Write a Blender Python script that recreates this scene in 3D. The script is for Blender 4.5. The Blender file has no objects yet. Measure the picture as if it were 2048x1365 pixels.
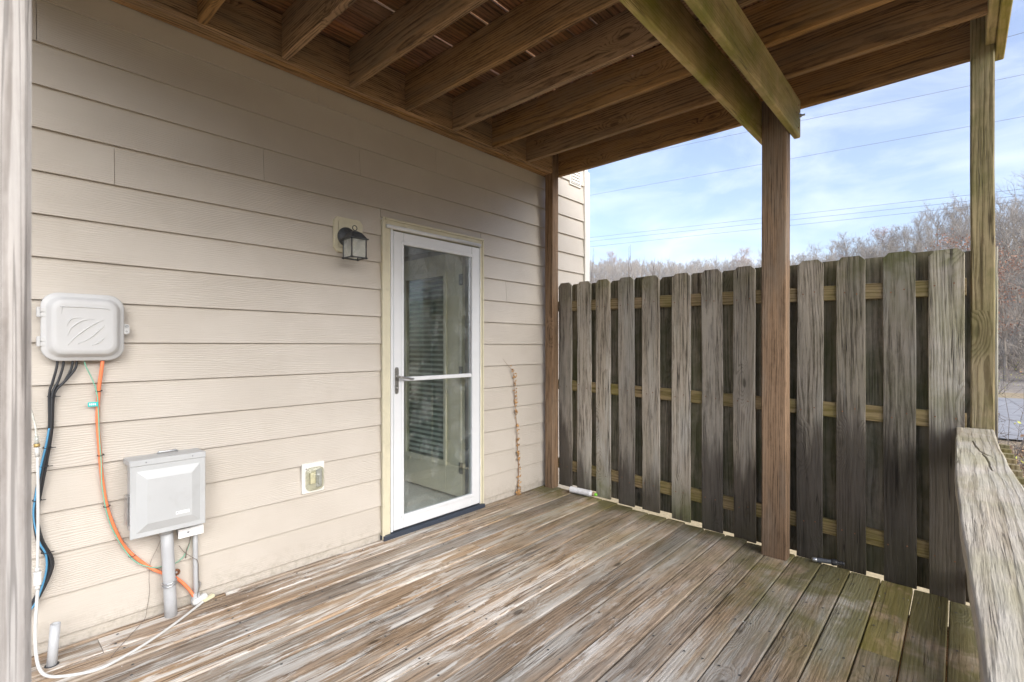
import bpy, bmesh, math, random
from mathutils import Vector, Matrix, noise

random.seed(11)
scene = bpy.context.scene
COL = scene.collection
R = math.radians

# ------------------------------------------------------------------ camera
cam_d = bpy.data.cameras.new('camera')
cam = bpy.data.objects.new('camera', cam_d)
COL.objects.link(cam)
cam.location = (0.0, -2.83, 1.27)
cam.rotation_euler = (R(90), 0, R(42.083 - 90))
cam_d.sensor_width = 36.0
cam_d.lens = 17.4023
cam_d.shift_y = 9.5 / 2048
cam_d.clip_start = 0.05
cam_d.clip_end = 3000
cam_d.dof.use_dof = True
cam_d.dof.focus_distance = 3.2
cam_d.dof.aperture_fstop = 7.0
scene.camera = cam

# ------------------------------------------------------------------ sky and sun
SUN_EL, SUN_AZ = R(17), R(-97)        # azimuth measured from +X, counter-clockwise
world = bpy.data.worlds.new('World')
scene.world = world
world.use_nodes = True
wn = world.node_tree
wn.nodes.clear()
w_out = wn.nodes.new('ShaderNodeOutputWorld')
w_bg = wn.nodes.new('ShaderNodeBackground')
w_sky = wn.nodes.new('ShaderNodeTexSky')
w_sky.sky_type = 'NISHITA'
w_sky.sun_disc = False
w_sky.sun_elevation = SUN_EL
w_sky.sun_rotation = math.pi / 2 - SUN_AZ
w_sky.air_density = 1.0
w_sky.dust_density = 0.7
w_sky.ozone_density = 3.0
w_tc = wn.nodes.new('ShaderNodeTexCoord')
w_map = wn.nodes.new('ShaderNodeMapping')
w_map.inputs['Scale'].default_value = (2.2, 2.2, 6.0)
w_map.inputs['Location'].default_value = (0.35, 0.2, 0.6)
w_noise = wn.nodes.new('ShaderNodeTexNoise')
w_noise.inputs['Scale'].default_value = 2.3
w_noise.inputs['Detail'].default_value = 8
w_noise.inputs['Roughness'].default_value = 0.58
w_noise.inputs['Distortion'].default_value = 0.5
w_ramp = wn.nodes.new('ShaderNodeValToRGB')
w_ramp.color_ramp.elements[0].position = 0.44
w_ramp.color_ramp.elements[0].color = (0.07, 0.07, 0.07, 1)
w_ramp.color_ramp.elements[1].position = 0.78
w_ramp.color_ramp.elements[1].color = (0.30, 0.30, 0.30, 1)
w_mix = wn.nodes.new('ShaderNodeMix')
w_mix.data_type = 'RGBA'
w_mix.inputs[7].default_value = (8.0, 8.2, 8.6, 1)
wn.links.new(w_tc.outputs['Generated'], w_map.inputs['Vector'])
wn.links.new(w_map.outputs[0], w_noise.inputs['Vector'])
wn.links.new(w_noise.outputs['Fac'], w_ramp.inputs['Fac'])
wn.links.new(w_ramp.outputs['Color'], w_mix.inputs[0])
wn.links.new(w_sky.outputs[0], w_mix.inputs[6])
w_tint = wn.nodes.new('ShaderNodeMix')
w_tint.data_type = 'RGBA'
w_tint.blend_type = 'MULTIPLY'
w_tint.inputs[0].default_value = 1.0
w_tint.inputs[7].default_value = (1.05, 0.985, 1.03, 1)
wn.links.new(w_mix.outputs[2], w_tint.inputs[6])
wn.links.new(w_tint.outputs[2], w_bg.inputs['Color'])
wn.links.new(w_bg.outputs[0], w_out.inputs['Surface'])
w_bg.inputs['Strength'].default_value = 0.11

sun_d = bpy.data.lights.new('sun', 'SUN')
sun = bpy.data.objects.new('sun', sun_d)
COL.objects.link(sun)
sun_d.energy = 4.4
sun_d.angle = R(75)                     # thin bright overcast: very soft shadows
sun_d.color = (1.0, 0.96, 0.89)
sd = Vector((math.cos(SUN_EL) * math.cos(SUN_AZ), math.cos(SUN_EL) * math.sin(SUN_AZ), math.sin(SUN_EL)))
sun.rotation_euler = sd.to_track_quat('Z', 'Y').to_euler()
sun.location = (-3, -12, 9)

vs = scene.view_settings
vs.view_transform = 'Standard'
vs.look = 'None'
vs.exposure = 1.42
vs.gamma = 1.0
vs.use_curve_mapping = False
scene.cycles.max_bounces = 7
scene.cycles.diffuse_bounces = 5
scene.cycles.glossy_bounces = 3
scene.cycles.transparent_max_bounces = 10
scene.cycles.use_denoising = True
scene.cycles.caustics_reflective = False
scene.cycles.caustics_refractive = False

# ------------------------------------------------------------------ material tools
class NT:
    """short-hand for building a node tree"""
    def __init__(self, name):
        self.m = bpy.data.materials.new(name)
        self.m.use_nodes = True
        self.t = self.m.node_tree
        self.t.nodes.clear()
        self.out = self.t.nodes.new('ShaderNodeOutputMaterial')
        self.b = self.t.nodes.new('ShaderNodeBsdfPrincipled')
        self.t.links.new(self.b.outputs[0], self.out.inputs['Surface'])
    def n(self, kind, **kw):
        nd = self.t.nodes.new(kind)
        for k, v in kw.items():
            setattr(nd, k, v)
        return nd
    def put(self, sock, v):
        if isinstance(v, bpy.types.NodeSocket):
            self.t.links.new(v, sock)
        elif v is not None:
            if isinstance(v, (tuple, list)) and len(v) == 3 and sock.type == 'RGBA':
                v = (*v, 1)
            sock.default_value = v
    def math(self, op, a, b=None, c=None, clamp=False):
        nd = self.n('ShaderNodeMath', operation=op, use_clamp=clamp)
        self.put(nd.inputs[0], a)
        if b is not None: self.put(nd.inputs[1], b)
        if c is not None: self.put(nd.inputs[2], c)
        return nd.outputs[0]
    def vmath(self, op, a, b=None):
        nd = self.n('ShaderNodeVectorMath', operation=op)
        self.put(nd.inputs[0], a)
        if b is not None: self.put(nd.inputs[1], b)
        return nd.outputs[0]
    def xyz(self, x, y, z):
        nd = self.n('ShaderNodeCombineXYZ')
        for i, v in enumerate((x, y, z)): self.put(nd.inputs[i], v)
        return nd.outputs[0]
    def sep(self, v):
        nd = self.n('ShaderNodeSeparateXYZ'); self.put(nd.inputs[0], v)
        return nd.outputs
    def noise(self, vec, scale=1.0, detail=4, rough=0.55, dist=0.0):
        nd = self.n('ShaderNodeTexNoise')
        self.put(nd.inputs['Vector'], vec)
        nd.inputs['Scale'].default_value = scale
        nd.inputs['Detail'].default_value = detail
        nd.inputs['Roughness'].default_value = rough
        nd.inputs['Distortion'].default_value = dist
        return nd.outputs['Fac']
    def range(self, v, a, b, c=0.0, d=1.0, smooth=True):
        nd = self.n('ShaderNodeMapRange')
        nd.interpolation_type = 'SMOOTHSTEP' if smooth else 'LINEAR'
        self.put(nd.inputs['Value'], v)
        for k, x in zip(('From Min', 'From Max', 'To Min', 'To Max'), (a, b, c, d)):
            self.put(nd.inputs[k], x)
        return nd.outputs['Result']
    def mix(self, f, a, b, mode='MIX'):
        nd = self.n('ShaderNodeMix', data_type='RGBA', blend_type=mode)
        self.put(nd.inputs[0], f); self.put(nd.inputs[6], a); self.put(nd.inputs[7], b)
        return nd.outputs[2]
    def bump(self, h, strength=0.3, dist=0.004):
        nd = self.n('ShaderNodeBump')
        nd.inputs['Strength'].default_value = strength
        nd.inputs['Distance'].default_value = dist
        self.put(nd.inputs['Height'], h)
        self.t.links.new(nd.outputs[0], self.b.inputs['Normal'])
    def base(self, c): self.put(self.b.inputs['Base Color'], c)
    def rough(self, r): self.put(self.b.inputs['Roughness'], r)

def wood(name, light, dark, grey=None, grey_amt=0.0, grey_lo=0.42, grey_hi=0.62,
         pale=None, pale_mask=None, green=0.0, green_col=(0.13, 0.15, 0.035), green_mask=None,
         ring=0.014, ring_amt=0.75, knot=1.0, rough=0.8, bump=0.35, vary=0.3, stain=None, spec=0.25, swirl=0.055, crack=0.7, streak=1.0):
    """weathered softwood; boards run along their local X"""
    s = NT(name)
    tc = s.n('ShaderNodeTexCoord'); oi = s.n('ShaderNodeObjectInfo')
    P, rnd = tc.outputs['Object'], oi.outputs['Random']
    fr = lambda k: s.math('FRACT', s.math('MULTIPLY', rnd, k))
    off = s.xyz(s.math('MULTIPLY', rnd, 71.3), s.math('MULTIPLY', fr(13.7), 9.1), s.math('MULTIPLY', fr(31.1), 7.7))
    P1 = s.vmath('ADD', P, off)
    x, y, z = s.sep(P)
    # knots: sparse cells, stretched a little along the grain
    vor = s.n('ShaderNodeTexVoronoi', feature='F1')
    s.put(vor.inputs['Vector'], s.vmath('MULTIPLY', P1, (2.3, 6.5, 6.5)))
    vor.inputs['Scale'].default_value = 1.0
    d = vor.outputs['Distance']
    on = s.math('GREATER_THAN', s.sep(vor.outputs['Color'])[0], 1.0 - 0.42 * knot)
    wob = s.noise(s.vmath('MULTIPLY', P1, (9, 26, 26)), 1.0, 2)
    d2 = s.math('ADD', d, s.math('MULTIPLY', s.math('SUBTRACT', wob, 0.5), 0.12))
    kn = s.math('MULTIPLY', s.range(d2, 0.05, 0.105, 1, 0), on)
    halo = s.math('MULTIPLY', s.range(d2, 0.08, 0.42, 1, 0), on)
    # growth rings: distorted cylinders round a pith lying off the board
    tilt = s.math('MULTIPLY', s.math('SUBTRACT', fr(5.9), 0.5), 0.055)
    cy = s.math('ADD', s.math('ADD', y, s.math('MULTIPLY', s.math('SUBTRACT', fr(17.3), 0.5), 0.17)), s.math('MULTIPLY', x, tilt))
    cz = s.math('ADD', z, s.math('ADD', 0.025, s.math('MULTIPLY', fr(29.9), 0.09)))
    low = s.math('SUBTRACT', s.noise(s.vmath('MULTIPLY', P1, (1.1, 5, 5)), 1.0, 2, 0.5), 0.5)
    mid = s.math('SUBTRACT', s.noise(s.vmath('MULTIPLY', P1, (3.5, 22, 22)), 1.0, 3, 0.6), 0.5)
    rr = s.math('SQRT', s.math('ADD', s.math('MULTIPLY', cy, cy), s.math('MULTIPLY', cz, cz)))
    rr = s.math('ADD', rr, s.math('MULTIPLY', low, swirl))
    rr = s.math('ADD', rr, s.math('MULTIPLY', mid, 0.010))
    rr = s.math('ADD', rr, s.math('MULTIPLY', halo, 0.05))
    ph = s.math('FRACT', s.math('DIVIDE', rr, ring))
    late = s.math('MULTIPLY', s.range(ph, 0.25, 0.86, 0, 1), s.range(ph, 0.88, 1.0, 1, 0))
    fib = s.noise(s.vmath('MULTIPLY', P1, (5, 170, 170)), 1.0, 3, 0.65)
    strk = s.range(s.noise(s.vmath('MULTIPLY', P1, (2.6, 46, 46)), 1.0, 5, 0.68, 0.25), 0.33, 0.67)
    ck = s.noise(s.vmath('MULTIPLY', P1, (0.8, 58, 58)), 1.0, 3, 0.5, 0.2)
    ckm = s.math('MULTIPLY', s.range(s.math('ABSOLUTE', s.math('SUBTRACT', ck, 0.5)), 0.006, 0.022, 1, 0), s.range(s.noise(s.vmath('MULTIPLY', P1, (1.7, 9, 9)), 1.0, 2), 0.48, 0.60))
    grime = s.range(s.noise(s.vmath('MULTIPLY', P1, (16, 60, 60)), 1.0, 6, 0.75), 0.36, 0.64)
    f = s.math('ADD', s.math('MULTIPLY', late, ring_amt), s.math('MULTIPLY', s.math('SUBTRACT', fib, 0.5), 0.9))
    f = s.math('ADD', f, s.math('MULTIPLY', s.math('SUBTRACT', strk, 0.5), 0.75 * streak))
    f = s.math('ADD', f, s.math('MULTIPLY', s.math('SUBTRACT', grime, 0.5), 0.35), clamp=True)
    c = s.mix(f, light, dark)
    pos = s.n('ShaderNodeNewGeometry').outputs['Position']
    wp = s.sep(pos)
    if grey is not None:
        gn = s.noise(s.vmath('MULTIPLY', P1, (0.9, 6, 6)), 1.0, 4, 0.6, 0.3)
        gm = s.math('MULTIPLY', s.range(gn, grey_lo, grey_hi), s.math('MULTIPLY', grey_amt, s.math('ADD', 0.45, s.math('MULTIPLY', fr(67.9), 1.1))))
        gm = s.math('MULTIPLY', gm, s.math('SUBTRACT', 1.15, s.math('MULTIPLY', late, 0.55)), clamp=True)
        c = s.mix(gm, c, grey)
    if pale is not None:
        pn = s.noise(s.vmath('MULTIPLY', P1, (1.8, 15, 15)), 1.0, 7, 0.74, 0.5)
        pm = s.range(pn, 0.495, 0.555)
        if pale_mask is not None: pm = s.math('MULTIPLY', pm, pale_mask(s, wp, P1))
        pm = s.math('MULTIPLY', pm, s.math('ADD', 0.30, s.math('MULTIPLY', strk, 0.55)), clamp=True)
        c = s.mix(pm, c, pale)
    c = s.mix(s.math('MULTIPLY', halo, 0.35), c, s.mix(0.5, c, dark))
    c = s.mix(s.math('MULTIPLY', kn, 0.7), c, tuple(v * 0.35 for v in dark))
    if green > 0:
        an = s.noise(pos, 3.2, 4, 0.65, 0.4)
        am = s.range(an, 0.26, 0.74)
        if green_mask is not None: am = s.math('MULTIPLY', am, green_mask(s, wp, an), clamp=True)
        am = s.math('MULTIPLY', am, green)
        c = s.mix(am, c, s.mix(s.math('MULTIPLY', fib, 0.8), green_col, tuple(v * 0.45 for v in green_col)))
    if stain is not None:
        st, col = stain(s, wp, P1, fib)
        c = s.mix(st, c, col)
    c = s.mix(s.math('MULTIPLY', ckm, crack), c, tuple(v * 0.28 for v in dark))
    val = s.math('ADD', 1.0 - vary * 0.5, s.math('MULTIPLY', fr(43.7), vary))
    blot = s.range(s.noise(s.vmath('MULTIPLY', P1, (1.2, 3, 3)), 1.0, 3), 0.3, 0.7, 0.84, 1.12)
    val = s.math('MULTIPLY', val, blot)
    hsv = s.n('ShaderNodeHueSaturation')
    s.put(hsv.inputs['Value'], val); s.put(hsv.inputs['Color'], c)
    s.put(hsv.inputs['Saturation'], s.math('ADD', 0.85, s.math('MULTIPLY', fr(57.1), 0.25)))
    s.base(hsv.outputs[0])
    s.rough(s.math('ADD', rough - 0.1, s.math('MULTIPLY', strk, 0.2)))
    s.b.inputs['Specular IOR Level'].default_value = spec
    h = s.math('ADD', s.math('MULTIPLY', fib, 0.9), s.math('MULTIPLY', late, -0.5))
    h = s.math('ADD', h, s.math('MULTIPLY', kn, -0.8))
    h = s.math('ADD', h, s.math('MULTIPLY', ckm, -1.6))
    h = s.math('ADD', h, s.math('MULTIPLY', strk, 0.8))
    s.bump(h, bump, 0.0035)
    return s.m

def plain(name, col, rough=0.5, metal=0.0, var=0.06, scale=9.0, bump=0.0, bscale=60.0, spec=0.5, coat=0.0, dirt=None, dirt_amt=0.0):
    s = NT(name)
    P = s.n('ShaderNodeTexCoord').outputs['Object']
    n1 = s.noise(P, scale, 5, 0.6)
    c = s.mix(s.range(n1, 0.3, 0.7), tuple(v * (1 - var) for v in col), tuple(min(1, v * (1 + var)) for v in col))
    if dirt is not None:
        n2 = s.noise(P, scale * 2.3, 6, 0.7, 0.5)
        c = s.mix(s.math('MULTIPLY', s.range(n2, 0.52, 0.72), dirt_amt), c, dirt)
    s.base(c)
    s.rough(s.math('ADD', rough - 0.06, s.math('MULTIPLY', n1, 0.12)))
    s.b.inputs['Metallic'].default_value = metal
    s.b.inputs['Specular IOR Level'].default_value = spec
    if bump > 0: s.bump(s.noise(P, bscale, 4, 0.6), bump, 0.002)
    return s.m

def glass(name, tint=(0.93, 0.96, 0.94), ior=1.75, smear=0.05, frost=0.0):
    s = NT(name)
    lw = s.n('ShaderNodeLayerWeight'); lw.inputs['Blend'].default_value = 0.5     # Schlick reflectance, the same from both sides
    f0 = ((ior - 1) / (ior + 1)) ** 2
    fres = s.math('ADD', f0, s.math('MULTIPLY', s.math('POWER', lw.outputs['Facing'], 5.0), 1 - f0))
    tr = s.n('ShaderNodeBsdfTransparent'); tr.inputs['Color'].default_value = (*tint, 1)
    gl = s.n('ShaderNodeBsdfGlossy'); gl.inputs['Roughness'].default_value = 0.006
    df = s.n('ShaderNodeBsdfDiffuse'); df.inputs['Color'].default_value = (0.7, 0.72, 0.7, 1)
    P = s.n('ShaderNodeTexCoord').outputs['Object']
    sm = s.math('MULTIPLY', s.range(s.noise(P, 7.0, 7, 0.72, 0.8), 0.45, 0.75), smear)
    sm = s.math('ADD', sm, frost, clamp=True)
    m0 = s.n('ShaderNodeMixShader'); s.put(m0.inputs[0], sm)
    s.t.links.new(tr.outputs[0], m0.inputs[1]); s.t.links.new(df.outputs[0], m0.inputs[2])
    m1 = s.n('ShaderNodeMixShader'); s.put(m1.inputs[0], fres)
    s.t.links.new(m0.outputs[0], m1.inputs[1]); s.t.links.new(gl.outputs[0], m1.inputs[2])
    s.t.links.new(m1.outputs[0], s.out.inputs['Surface'])
    return s.m

# ---- masks used by the deck and fence woods (world position)
def deck_pale(s, wp, P1):      # worn white finish, thickest towards the house and its utility corner
    a = s.range(wp[0], 3.3, 1.2, 0.22, 1.0)
    b = s.range(wp[1], -2.8, -0.9, 0.5, 1.0)
    return s.math('MULTIPLY', a, b)
def deck_green(s, wp, an):     # algae along the fence end and the open edge
    a = s.range(wp[0], 1.7, 3.6, 0.0, 1.0)
    b = s.range(wp[1], -1.3, -2.9, 0.0, 1.0)
    e = s.range(wp[0], 3.25, 3.6, 0.0, 1.6)
    return s.math('ADD', s.math('MULTIPLY', a, s.math('ADD', 0.6, s.math('MULTIPLY', b, 2.3))), e)
def fence_green(s, wp, an):
    top = s.range(wp[2], 1.55, 1.82, 0.0, 0.7)
    bot = s.range(wp[2], 0.35, -0.1, 0.0, 1.0)
    right = s.range(wp[1], -1.8, -2.9, 0.12, 0.6)
    return s.math('ADD', s.math('ADD', top, bot), right)
def fence_wet(s, wp, P1, fib):   # rain-splash stain with a ragged upper edge
    n1 = s.noise(s.vmath('MULTIPLY', P1, (0.6, 7, 7)), 1.0, 5, 0.65)
    rb = s.n('ShaderNodeObjectInfo').outputs['Random']
    e = s.math('ADD', wp[2], s.math('MULTIPLY', s.math('SUBTRACT', n1, 0.5), -1.5))
    e = s.math('ADD', e, s.math('MULTIPLY', s.math('SUBTRACT', s.math('FRACT', s.math('MULTIPLY', rb, 23.7)), 0.5), 0.75))
    side = s.range(wp[1], -0.3, -2.8, 0.22, 0.72)
    m = s.range(s.math('SUBTRACT', e, side), 0.10, -0.20, 0.0, 0.82)
    return m, s.mix(fib, (0.040, 0.034, 0.027), (0.105, 0.086, 0.070))

WOOD_DECK = wood('deck_wood', (0.385, 0.278, 0.188), (0.095, 0.063, 0.040), grey=(0.40, 0.375, 0.335), grey_amt=0.65,
                 pale=(0.74, 0.725, 0.69), pale_mask=deck_pale, green=0.8, green_col=(0.160, 0.148, 0.038), green_mask=deck_green,
                 ring=0.013, ring_amt=0.40, knot=0.85, vary=0.5, bump=0.5, rough=0.75, spec=0.25)
WOOD_UNDER = wood('joist_wood', (0.39, 0.225, 0.098), (0.078, 0.040, 0.018), grey=(0.25, 0.18, 0.115), grey_amt=0.5,
                  green=0.14, green_col=(0.12, 0.105, 0.02), ring=0.012, ring_amt=0.65, vary=0.3, knot=0.8, rough=0.75)
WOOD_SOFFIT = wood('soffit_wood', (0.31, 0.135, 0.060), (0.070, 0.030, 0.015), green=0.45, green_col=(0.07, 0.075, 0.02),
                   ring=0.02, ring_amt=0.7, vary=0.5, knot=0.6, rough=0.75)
WOOD_BEAM = wood('beam_wood', (0.58, 0.43, 0.22), (0.27, 0.185, 0.085), grey=(0.48, 0.39, 0.235), grey_amt=0.5,
                 green=0.85, green_col=(0.26, 0.27, 0.04), ring=0.014, ring_amt=0.5, vary=0.1, knot=0.9, rough=0.75)
WOOD_POST = wood('post_wood', (0.255, 0.170, 0.108), (0.075, 0.046, 0.027), grey=(0.215, 0.172, 0.132), grey_amt=0.6,
                 ring=0.012, ring_amt=0.5, vary=0.15, knot=0.7, rough=0.72)
WOOD_POST_OLIVE = wood('olive_post_wood', (0.36, 0.285, 0.155), (0.13, 0.092, 0.045), grey=(0.34, 0.30, 0.235), grey_amt=0.55,
                       green=0.85, green_col=(0.155, 0.150, 0.045), ring=0.015, ring_amt=0.8, vary=0.1, knot=1.2, rough=0.75)
WOOD_FENCE = wood('fence_wood', (0.37, 0.325, 0.27), (0.085, 0.070, 0.054), grey=(0.39, 0.37, 0.335), grey_amt=0.65,
                  green=0.9, green_col=(0.140, 0.150, 0.040), green_mask=fence_green, ring=0.011, ring_amt=0.5, vary=0.7, streak=1.25, crack=0.95,
                  knot=0.8, rough=0.85, stain=fence_wet, bump=0.5)
WOOD_FENCE_BACK = wood('fence_back_wood', (0.27, 0.225, 0.165), (0.085, 0.07, 0.05), green=0.8, green_col=(0.085, 0.095, 0.03),
                       ring=0.019, ring_amt=0.6, vary=0.45, knot=0.6, rough=0.85)
WOOD_RAIL = wood('fence_rail_wood', (0.30, 0.225, 0.14), (0.14, 0.098, 0.055), green=0.6, green_col=(0.20, 0.19, 0.04),
                 ring=0.014, ring_amt=0.8, vary=0.2, knot=0.4, rough=0.75)
WOOD_CAP = wood('handrail_wood', (0.46, 0.395, 0.31), (0.23, 0.18, 0.125), grey=(0.52, 0.495, 0.455), grey_amt=0.8,
                grey_lo=0.36, grey_hi=0.55, green=0.5, green_col=(0.27, 0.27, 0.11), ring=0.013, ring_amt=0.6, vary=0.0, knot=0.35, rough=0.85, bump=0.6, swirl=0.035, crack=0.7, streak=0.55)
WOOD_PALE = wood('pale_post_wood', (0.40, 0.365, 0.335), (0.20, 0.172, 0.15), grey=(0.405, 0.385, 0.37), grey_amt=0.7,
                 grey_lo=0.35, grey_hi=0.55, ring=0.010, ring_amt=0.7, vary=0.0, knot=0.0, rough=0.85, bump=0.35, swirl=0.008, streak=0.7, crack=0.5)

def siding_mat():
    s = NT('siding_paint')
    P = s.n('ShaderNodeTexCoord').outputs['Object']; rnd = s.n('ShaderNodeObjectInfo').outputs['Random']
    P1 = s.vmath('ADD', P, s.xyz(s.math('MULTIPLY', rnd, 53.0), s.math('MULTIPLY', rnd, 7.0), 0.0))
    warp = s.noise(s.vmath('MULTIPLY', P1, (2.2, 9, 9)), 1.0, 3)
    y = s.sep(P1)[1]
    g = s.math('SINE', s.math('ADD', s.math('MULTIPLY', y, 640.0), s.math('MULTIPLY', warp, 34.0)))
    fine = s.noise(s.vmath('MULTIPLY', P1, (14, 210, 210)), 1.0, 3, 0.6)
    soft = s.noise(P1, 2.1, 4, 0.6)
    col = s.mix(s.range(soft, 0.3, 0.7), (0.505, 0.459, 0.398), (0.552, 0.505, 0.442))
    col = s.mix(s.math('MULTIPLY', s.range(s.noise(s.vmath('MULTIPLY', P1, (6, 1.5, 1.5)), 1.0, 5, 0.7), 0.56, 0.75), 0.16), col, (0.40, 0.35, 0.27))
    col = s.mix(s.math('MULTIPLY', s.range(s.math('ADD', s.math('MULTIPLY', g, 0.25), fine), 0.3, 0.9), 0.14), col, (0.43, 0.38, 0.32))
    wz = s.sep(s.n('ShaderNodeNewGeometry').outputs['Position'])[2]
    splash = s.math('MULTIPLY', s.range(wz, 0.16, 0.0, 0, 1), s.range(s.noise(P1, 26.0, 6, 0.75), 0.42, 0.72, 0, 0.55))
    col = s.mix(splash, col, (0.25, 0.22, 0.16))
    s.base(col)
    s.rough(s.math('ADD', 0.36, s.math('MULTIPLY', fine, 0.16)))
    s.b.inputs['Specular IOR Level'].default_value = 0.45
    patch = s.range(s.noise(s.vmath('MULTIPLY', P1, (0.9, 3, 3)), 1.0, 2), 0.38, 0.62, 0.15, 1.0)
    h = s.math('ADD', s.math('MULTIPLY', s.math('MULTIPLY', g, 0.30), patch), s.math('MULTIPLY', fine, 0.7))
    s.bump(h, 0.45, 0.0026)
    return s.m
SIDING = siding_mat()
TRIM = plain('trim_paint', (0.62, 0.575, 0.425), 0.45, var=0.05, dirt=(0.33, 0.29, 0.18), dirt_amt=0.25)
CORNER = plain('corner_paint', (0.66, 0.645, 0.60), 0.45, var=0.03)
WHITE = plain('white_vinyl', (0.70, 0.71, 0.72), 0.32, var=0.02, dirt=(0.55, 0.54, 0.50), dirt_amt=0.12)
PLASTIC = plain('grey_white_plastic', (0.54, 0.54, 0.535), 0.45, var=0.02, bump=0.25, bscale=380, dirt=(0.52, 0.50, 0.46), dirt_amt=0.18)
PLASTIC_DARK = plain('grey_plastic', (0.40, 0.41, 0.41), 0.5)
CABINET = plain('cabinet_metal', (0.48, 0.49, 0.49), 0.42, var=0.04, dirt=(0.40, 0.40, 0.39), dirt_amt=0.35, scale=5)
PIPE = plain('pvc_grey', (0.47, 0.48, 0.49), 0.45, var=0.05, dirt=(0.36, 0.35, 0.33), dirt_amt=0.3)
STEEL = plain('galvanised_steel', (0.55, 0.56, 0.57), 0.35, metal=0.85, var=0.12, scale=22)
NICKEL = plain('worn_nickel', (0.36, 0.35, 0.33), 0.34, metal=0.9, var=0.25, scale=70)
BLACK_IRON = plain('black_iron', (0.045, 0.048, 0.052), 0.5, var=0.3, scale=60, dirt=(0.16, 0.16, 0.15), dirt_amt=0.4)
RUBBER = plain('black_rubber', (0.028, 0.030, 0.034), 0.5, var=0.15)
BLUE = plain('blue_jacket', (0.09, 0.30, 0.50), 0.45)
ORANGE = plain('orange_duct', (0.88, 0.25, 0.11), 0.42, var=0.08)
GREEN = plain('green_wire', (0.22, 0.50, 0.36), 0.45)
TEAL = plain('teal_tag', (0.05, 0.55, 0.52), 0.45)
CABLE = plain('white_cable', (0.62, 0.62, 0.60), 0.42, var=0.04)
CREAM = plain('cream_plastic', (0.74, 0.70, 0.50), 0.45)
BRASS = plain('brass', (0.55, 0.40, 0.16), 0.4, metal=0.7)
RUST = plain('rust', (0.20, 0.085, 0.04), 0.7, var=0.4, scale=60)
LABEL = plain('label_white', (0.85, 0.85, 0.84), 0.5)
PRINT = plain('print_grey', (0.22, 0.22, 0.24), 0.6)
DARKBLUE = plain('threshold_blue', (0.035, 0.045, 0.065), 0.45)
OUTLET = plain('outlet_plate', (0.76, 0.74, 0.68), 0.45)
CAN = plain('can_white', (0.78, 0.78, 0.79), 0.35, metal=0.0, dirt=(0.45, 0.45, 0.46), dirt_amt=0.4, scale=30)
LIME = plain('lime_plastic', (0.22, 0.72, 0.03), 0.4)
TAN = plain('tan_plastic', (0.40, 0.29, 0.20), 0.5)
RED = plain('red_button', (0.75, 0.08, 0.05), 0.4)
GREY_RUBBER = plain('torch_grip', (0.10, 0.11, 0.125), 0.45)
VINE_STEM = plain('vine_stem', (0.30, 0.165, 0.09), 0.7, var=0.3, scale=40)
VINE_LEAF = plain('dry_leaf', (0.42, 0.235, 0.09), 0.7, var=0.45, scale=35)
ROOM = plain('room_paint', (0.78, 0.77, 0.73), 0.6, var=0.02)
INNER = plain('inner_door_paint', (0.78, 0.72, 0.58), 0.4, var=0.03)
BLIND = plain('blind_slat', (0.74, 0.75, 0.71), 0.5)
NIGHT = plain('room_dark', (0.28, 0.29, 0.28), 0.6)
GLASS = glass('door_glass', ior=2.1, smear=0.12)
PANE = glass('inner_glass', ior=1.5, smear=0.0)
LAMP_GLASS = glass('lantern_glass', (0.90, 0.90, 0.84), 1.5, 0.5, 0.35)
BUBBLE = glass('bubble_plastic', (0.87, 0.87, 0.82), 1.5, 0.55)
BULB = glass('bulb_glass', (0.97, 0.97, 0.95), 1.5, 0.30)
def carpet_mat():
    s = NT('carpet')
    P = s.n('ShaderNodeTexCoord').outputs['Object']
    n1 = s.noise(P, 90, 4, 0.8)
    s.base(s.mix(s.range(n1, 0.35, 0.65), (0.45, 0.44, 0.42), (0.88, 0.86, 0.83)))
    s.rough(0.95); s.bump(n1, 0.8, 0.01)
    return s.m
CARPET = carpet_mat()
def ground_mat():
    s = NT('ground_litter')
    P = s.n('ShaderNodeNewGeometry').outputs['Position']
    n1, n2, n3 = s.noise(P, 0.5, 5), s.noise(P, 9.0, 6, 0.7), s.noise(P, 60.0, 4, 0.7)
    c = s.mix(s.range(n2, 0.3, 0.7), (0.30, 0.215, 0.125), (0.50, 0.40, 0.26))
    c = s.mix(s.range(n3, 0.45, 0.75, 0, 0.6), c, (0.17, 0.10, 0.06))
    c = s.mix(s.range(n1, 0.46, 0.66, 0, 0.5), c, (0.26, 0.27, 0.10))
    s.base(c); s.rough(0.95); s.bump(n3, 0.6, 0.03)
    return s.m
GROUND = ground_mat()
def hill_mat():
    s = NT('hill_litter')
    P = s.n('ShaderNodeNewGeometry').outputs['Position']
    n1, n2 = s.noise(P, 0.12, 5, 0.65), s.noise(P, 1.4, 6, 0.75)
    c = s.mix(s.range(n2, 0.3, 0.7), (0.28, 0.235, 0.19), (0.45, 0.39, 0.33))
    c = s.mix(s.range(n1, 0.45, 0.65, 0, 0.5), c, (0.36, 0.25, 0.18))
    s.base(c); s.rough(1.0); s.bump(n2, 1.0, 0.3)
    return s.m
HILL = hill_mat()
ASPHALT = plain('old_asphalt', (0.30, 0.295, 0.30), 0.85, var=0.12, scale=2.0)
GRAVEL = plain('glow_pale_gravel', (0.45, 0.36, 0.21), 0.95, var=0.2, scale=30, bump=0.5)  # pale tone stands in for the glare of sunlit ground under the fence
YELLOW = plain('road_paint', (0.62, 0.46, 0.10), 0.7)
BARK = plain('bare_bark', (0.285, 0.245, 0.20), 0.9, var=0.25, scale=1.5)
BARK_DARK = plain('dark_bark', (0.16, 0.135, 0.115), 0.9, var=0.3, scale=3)
LEAF_RUST = plain('rust_leaf', (0.36, 0.16, 0.085), 0.8, var=0.4, scale=1.0)
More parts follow.
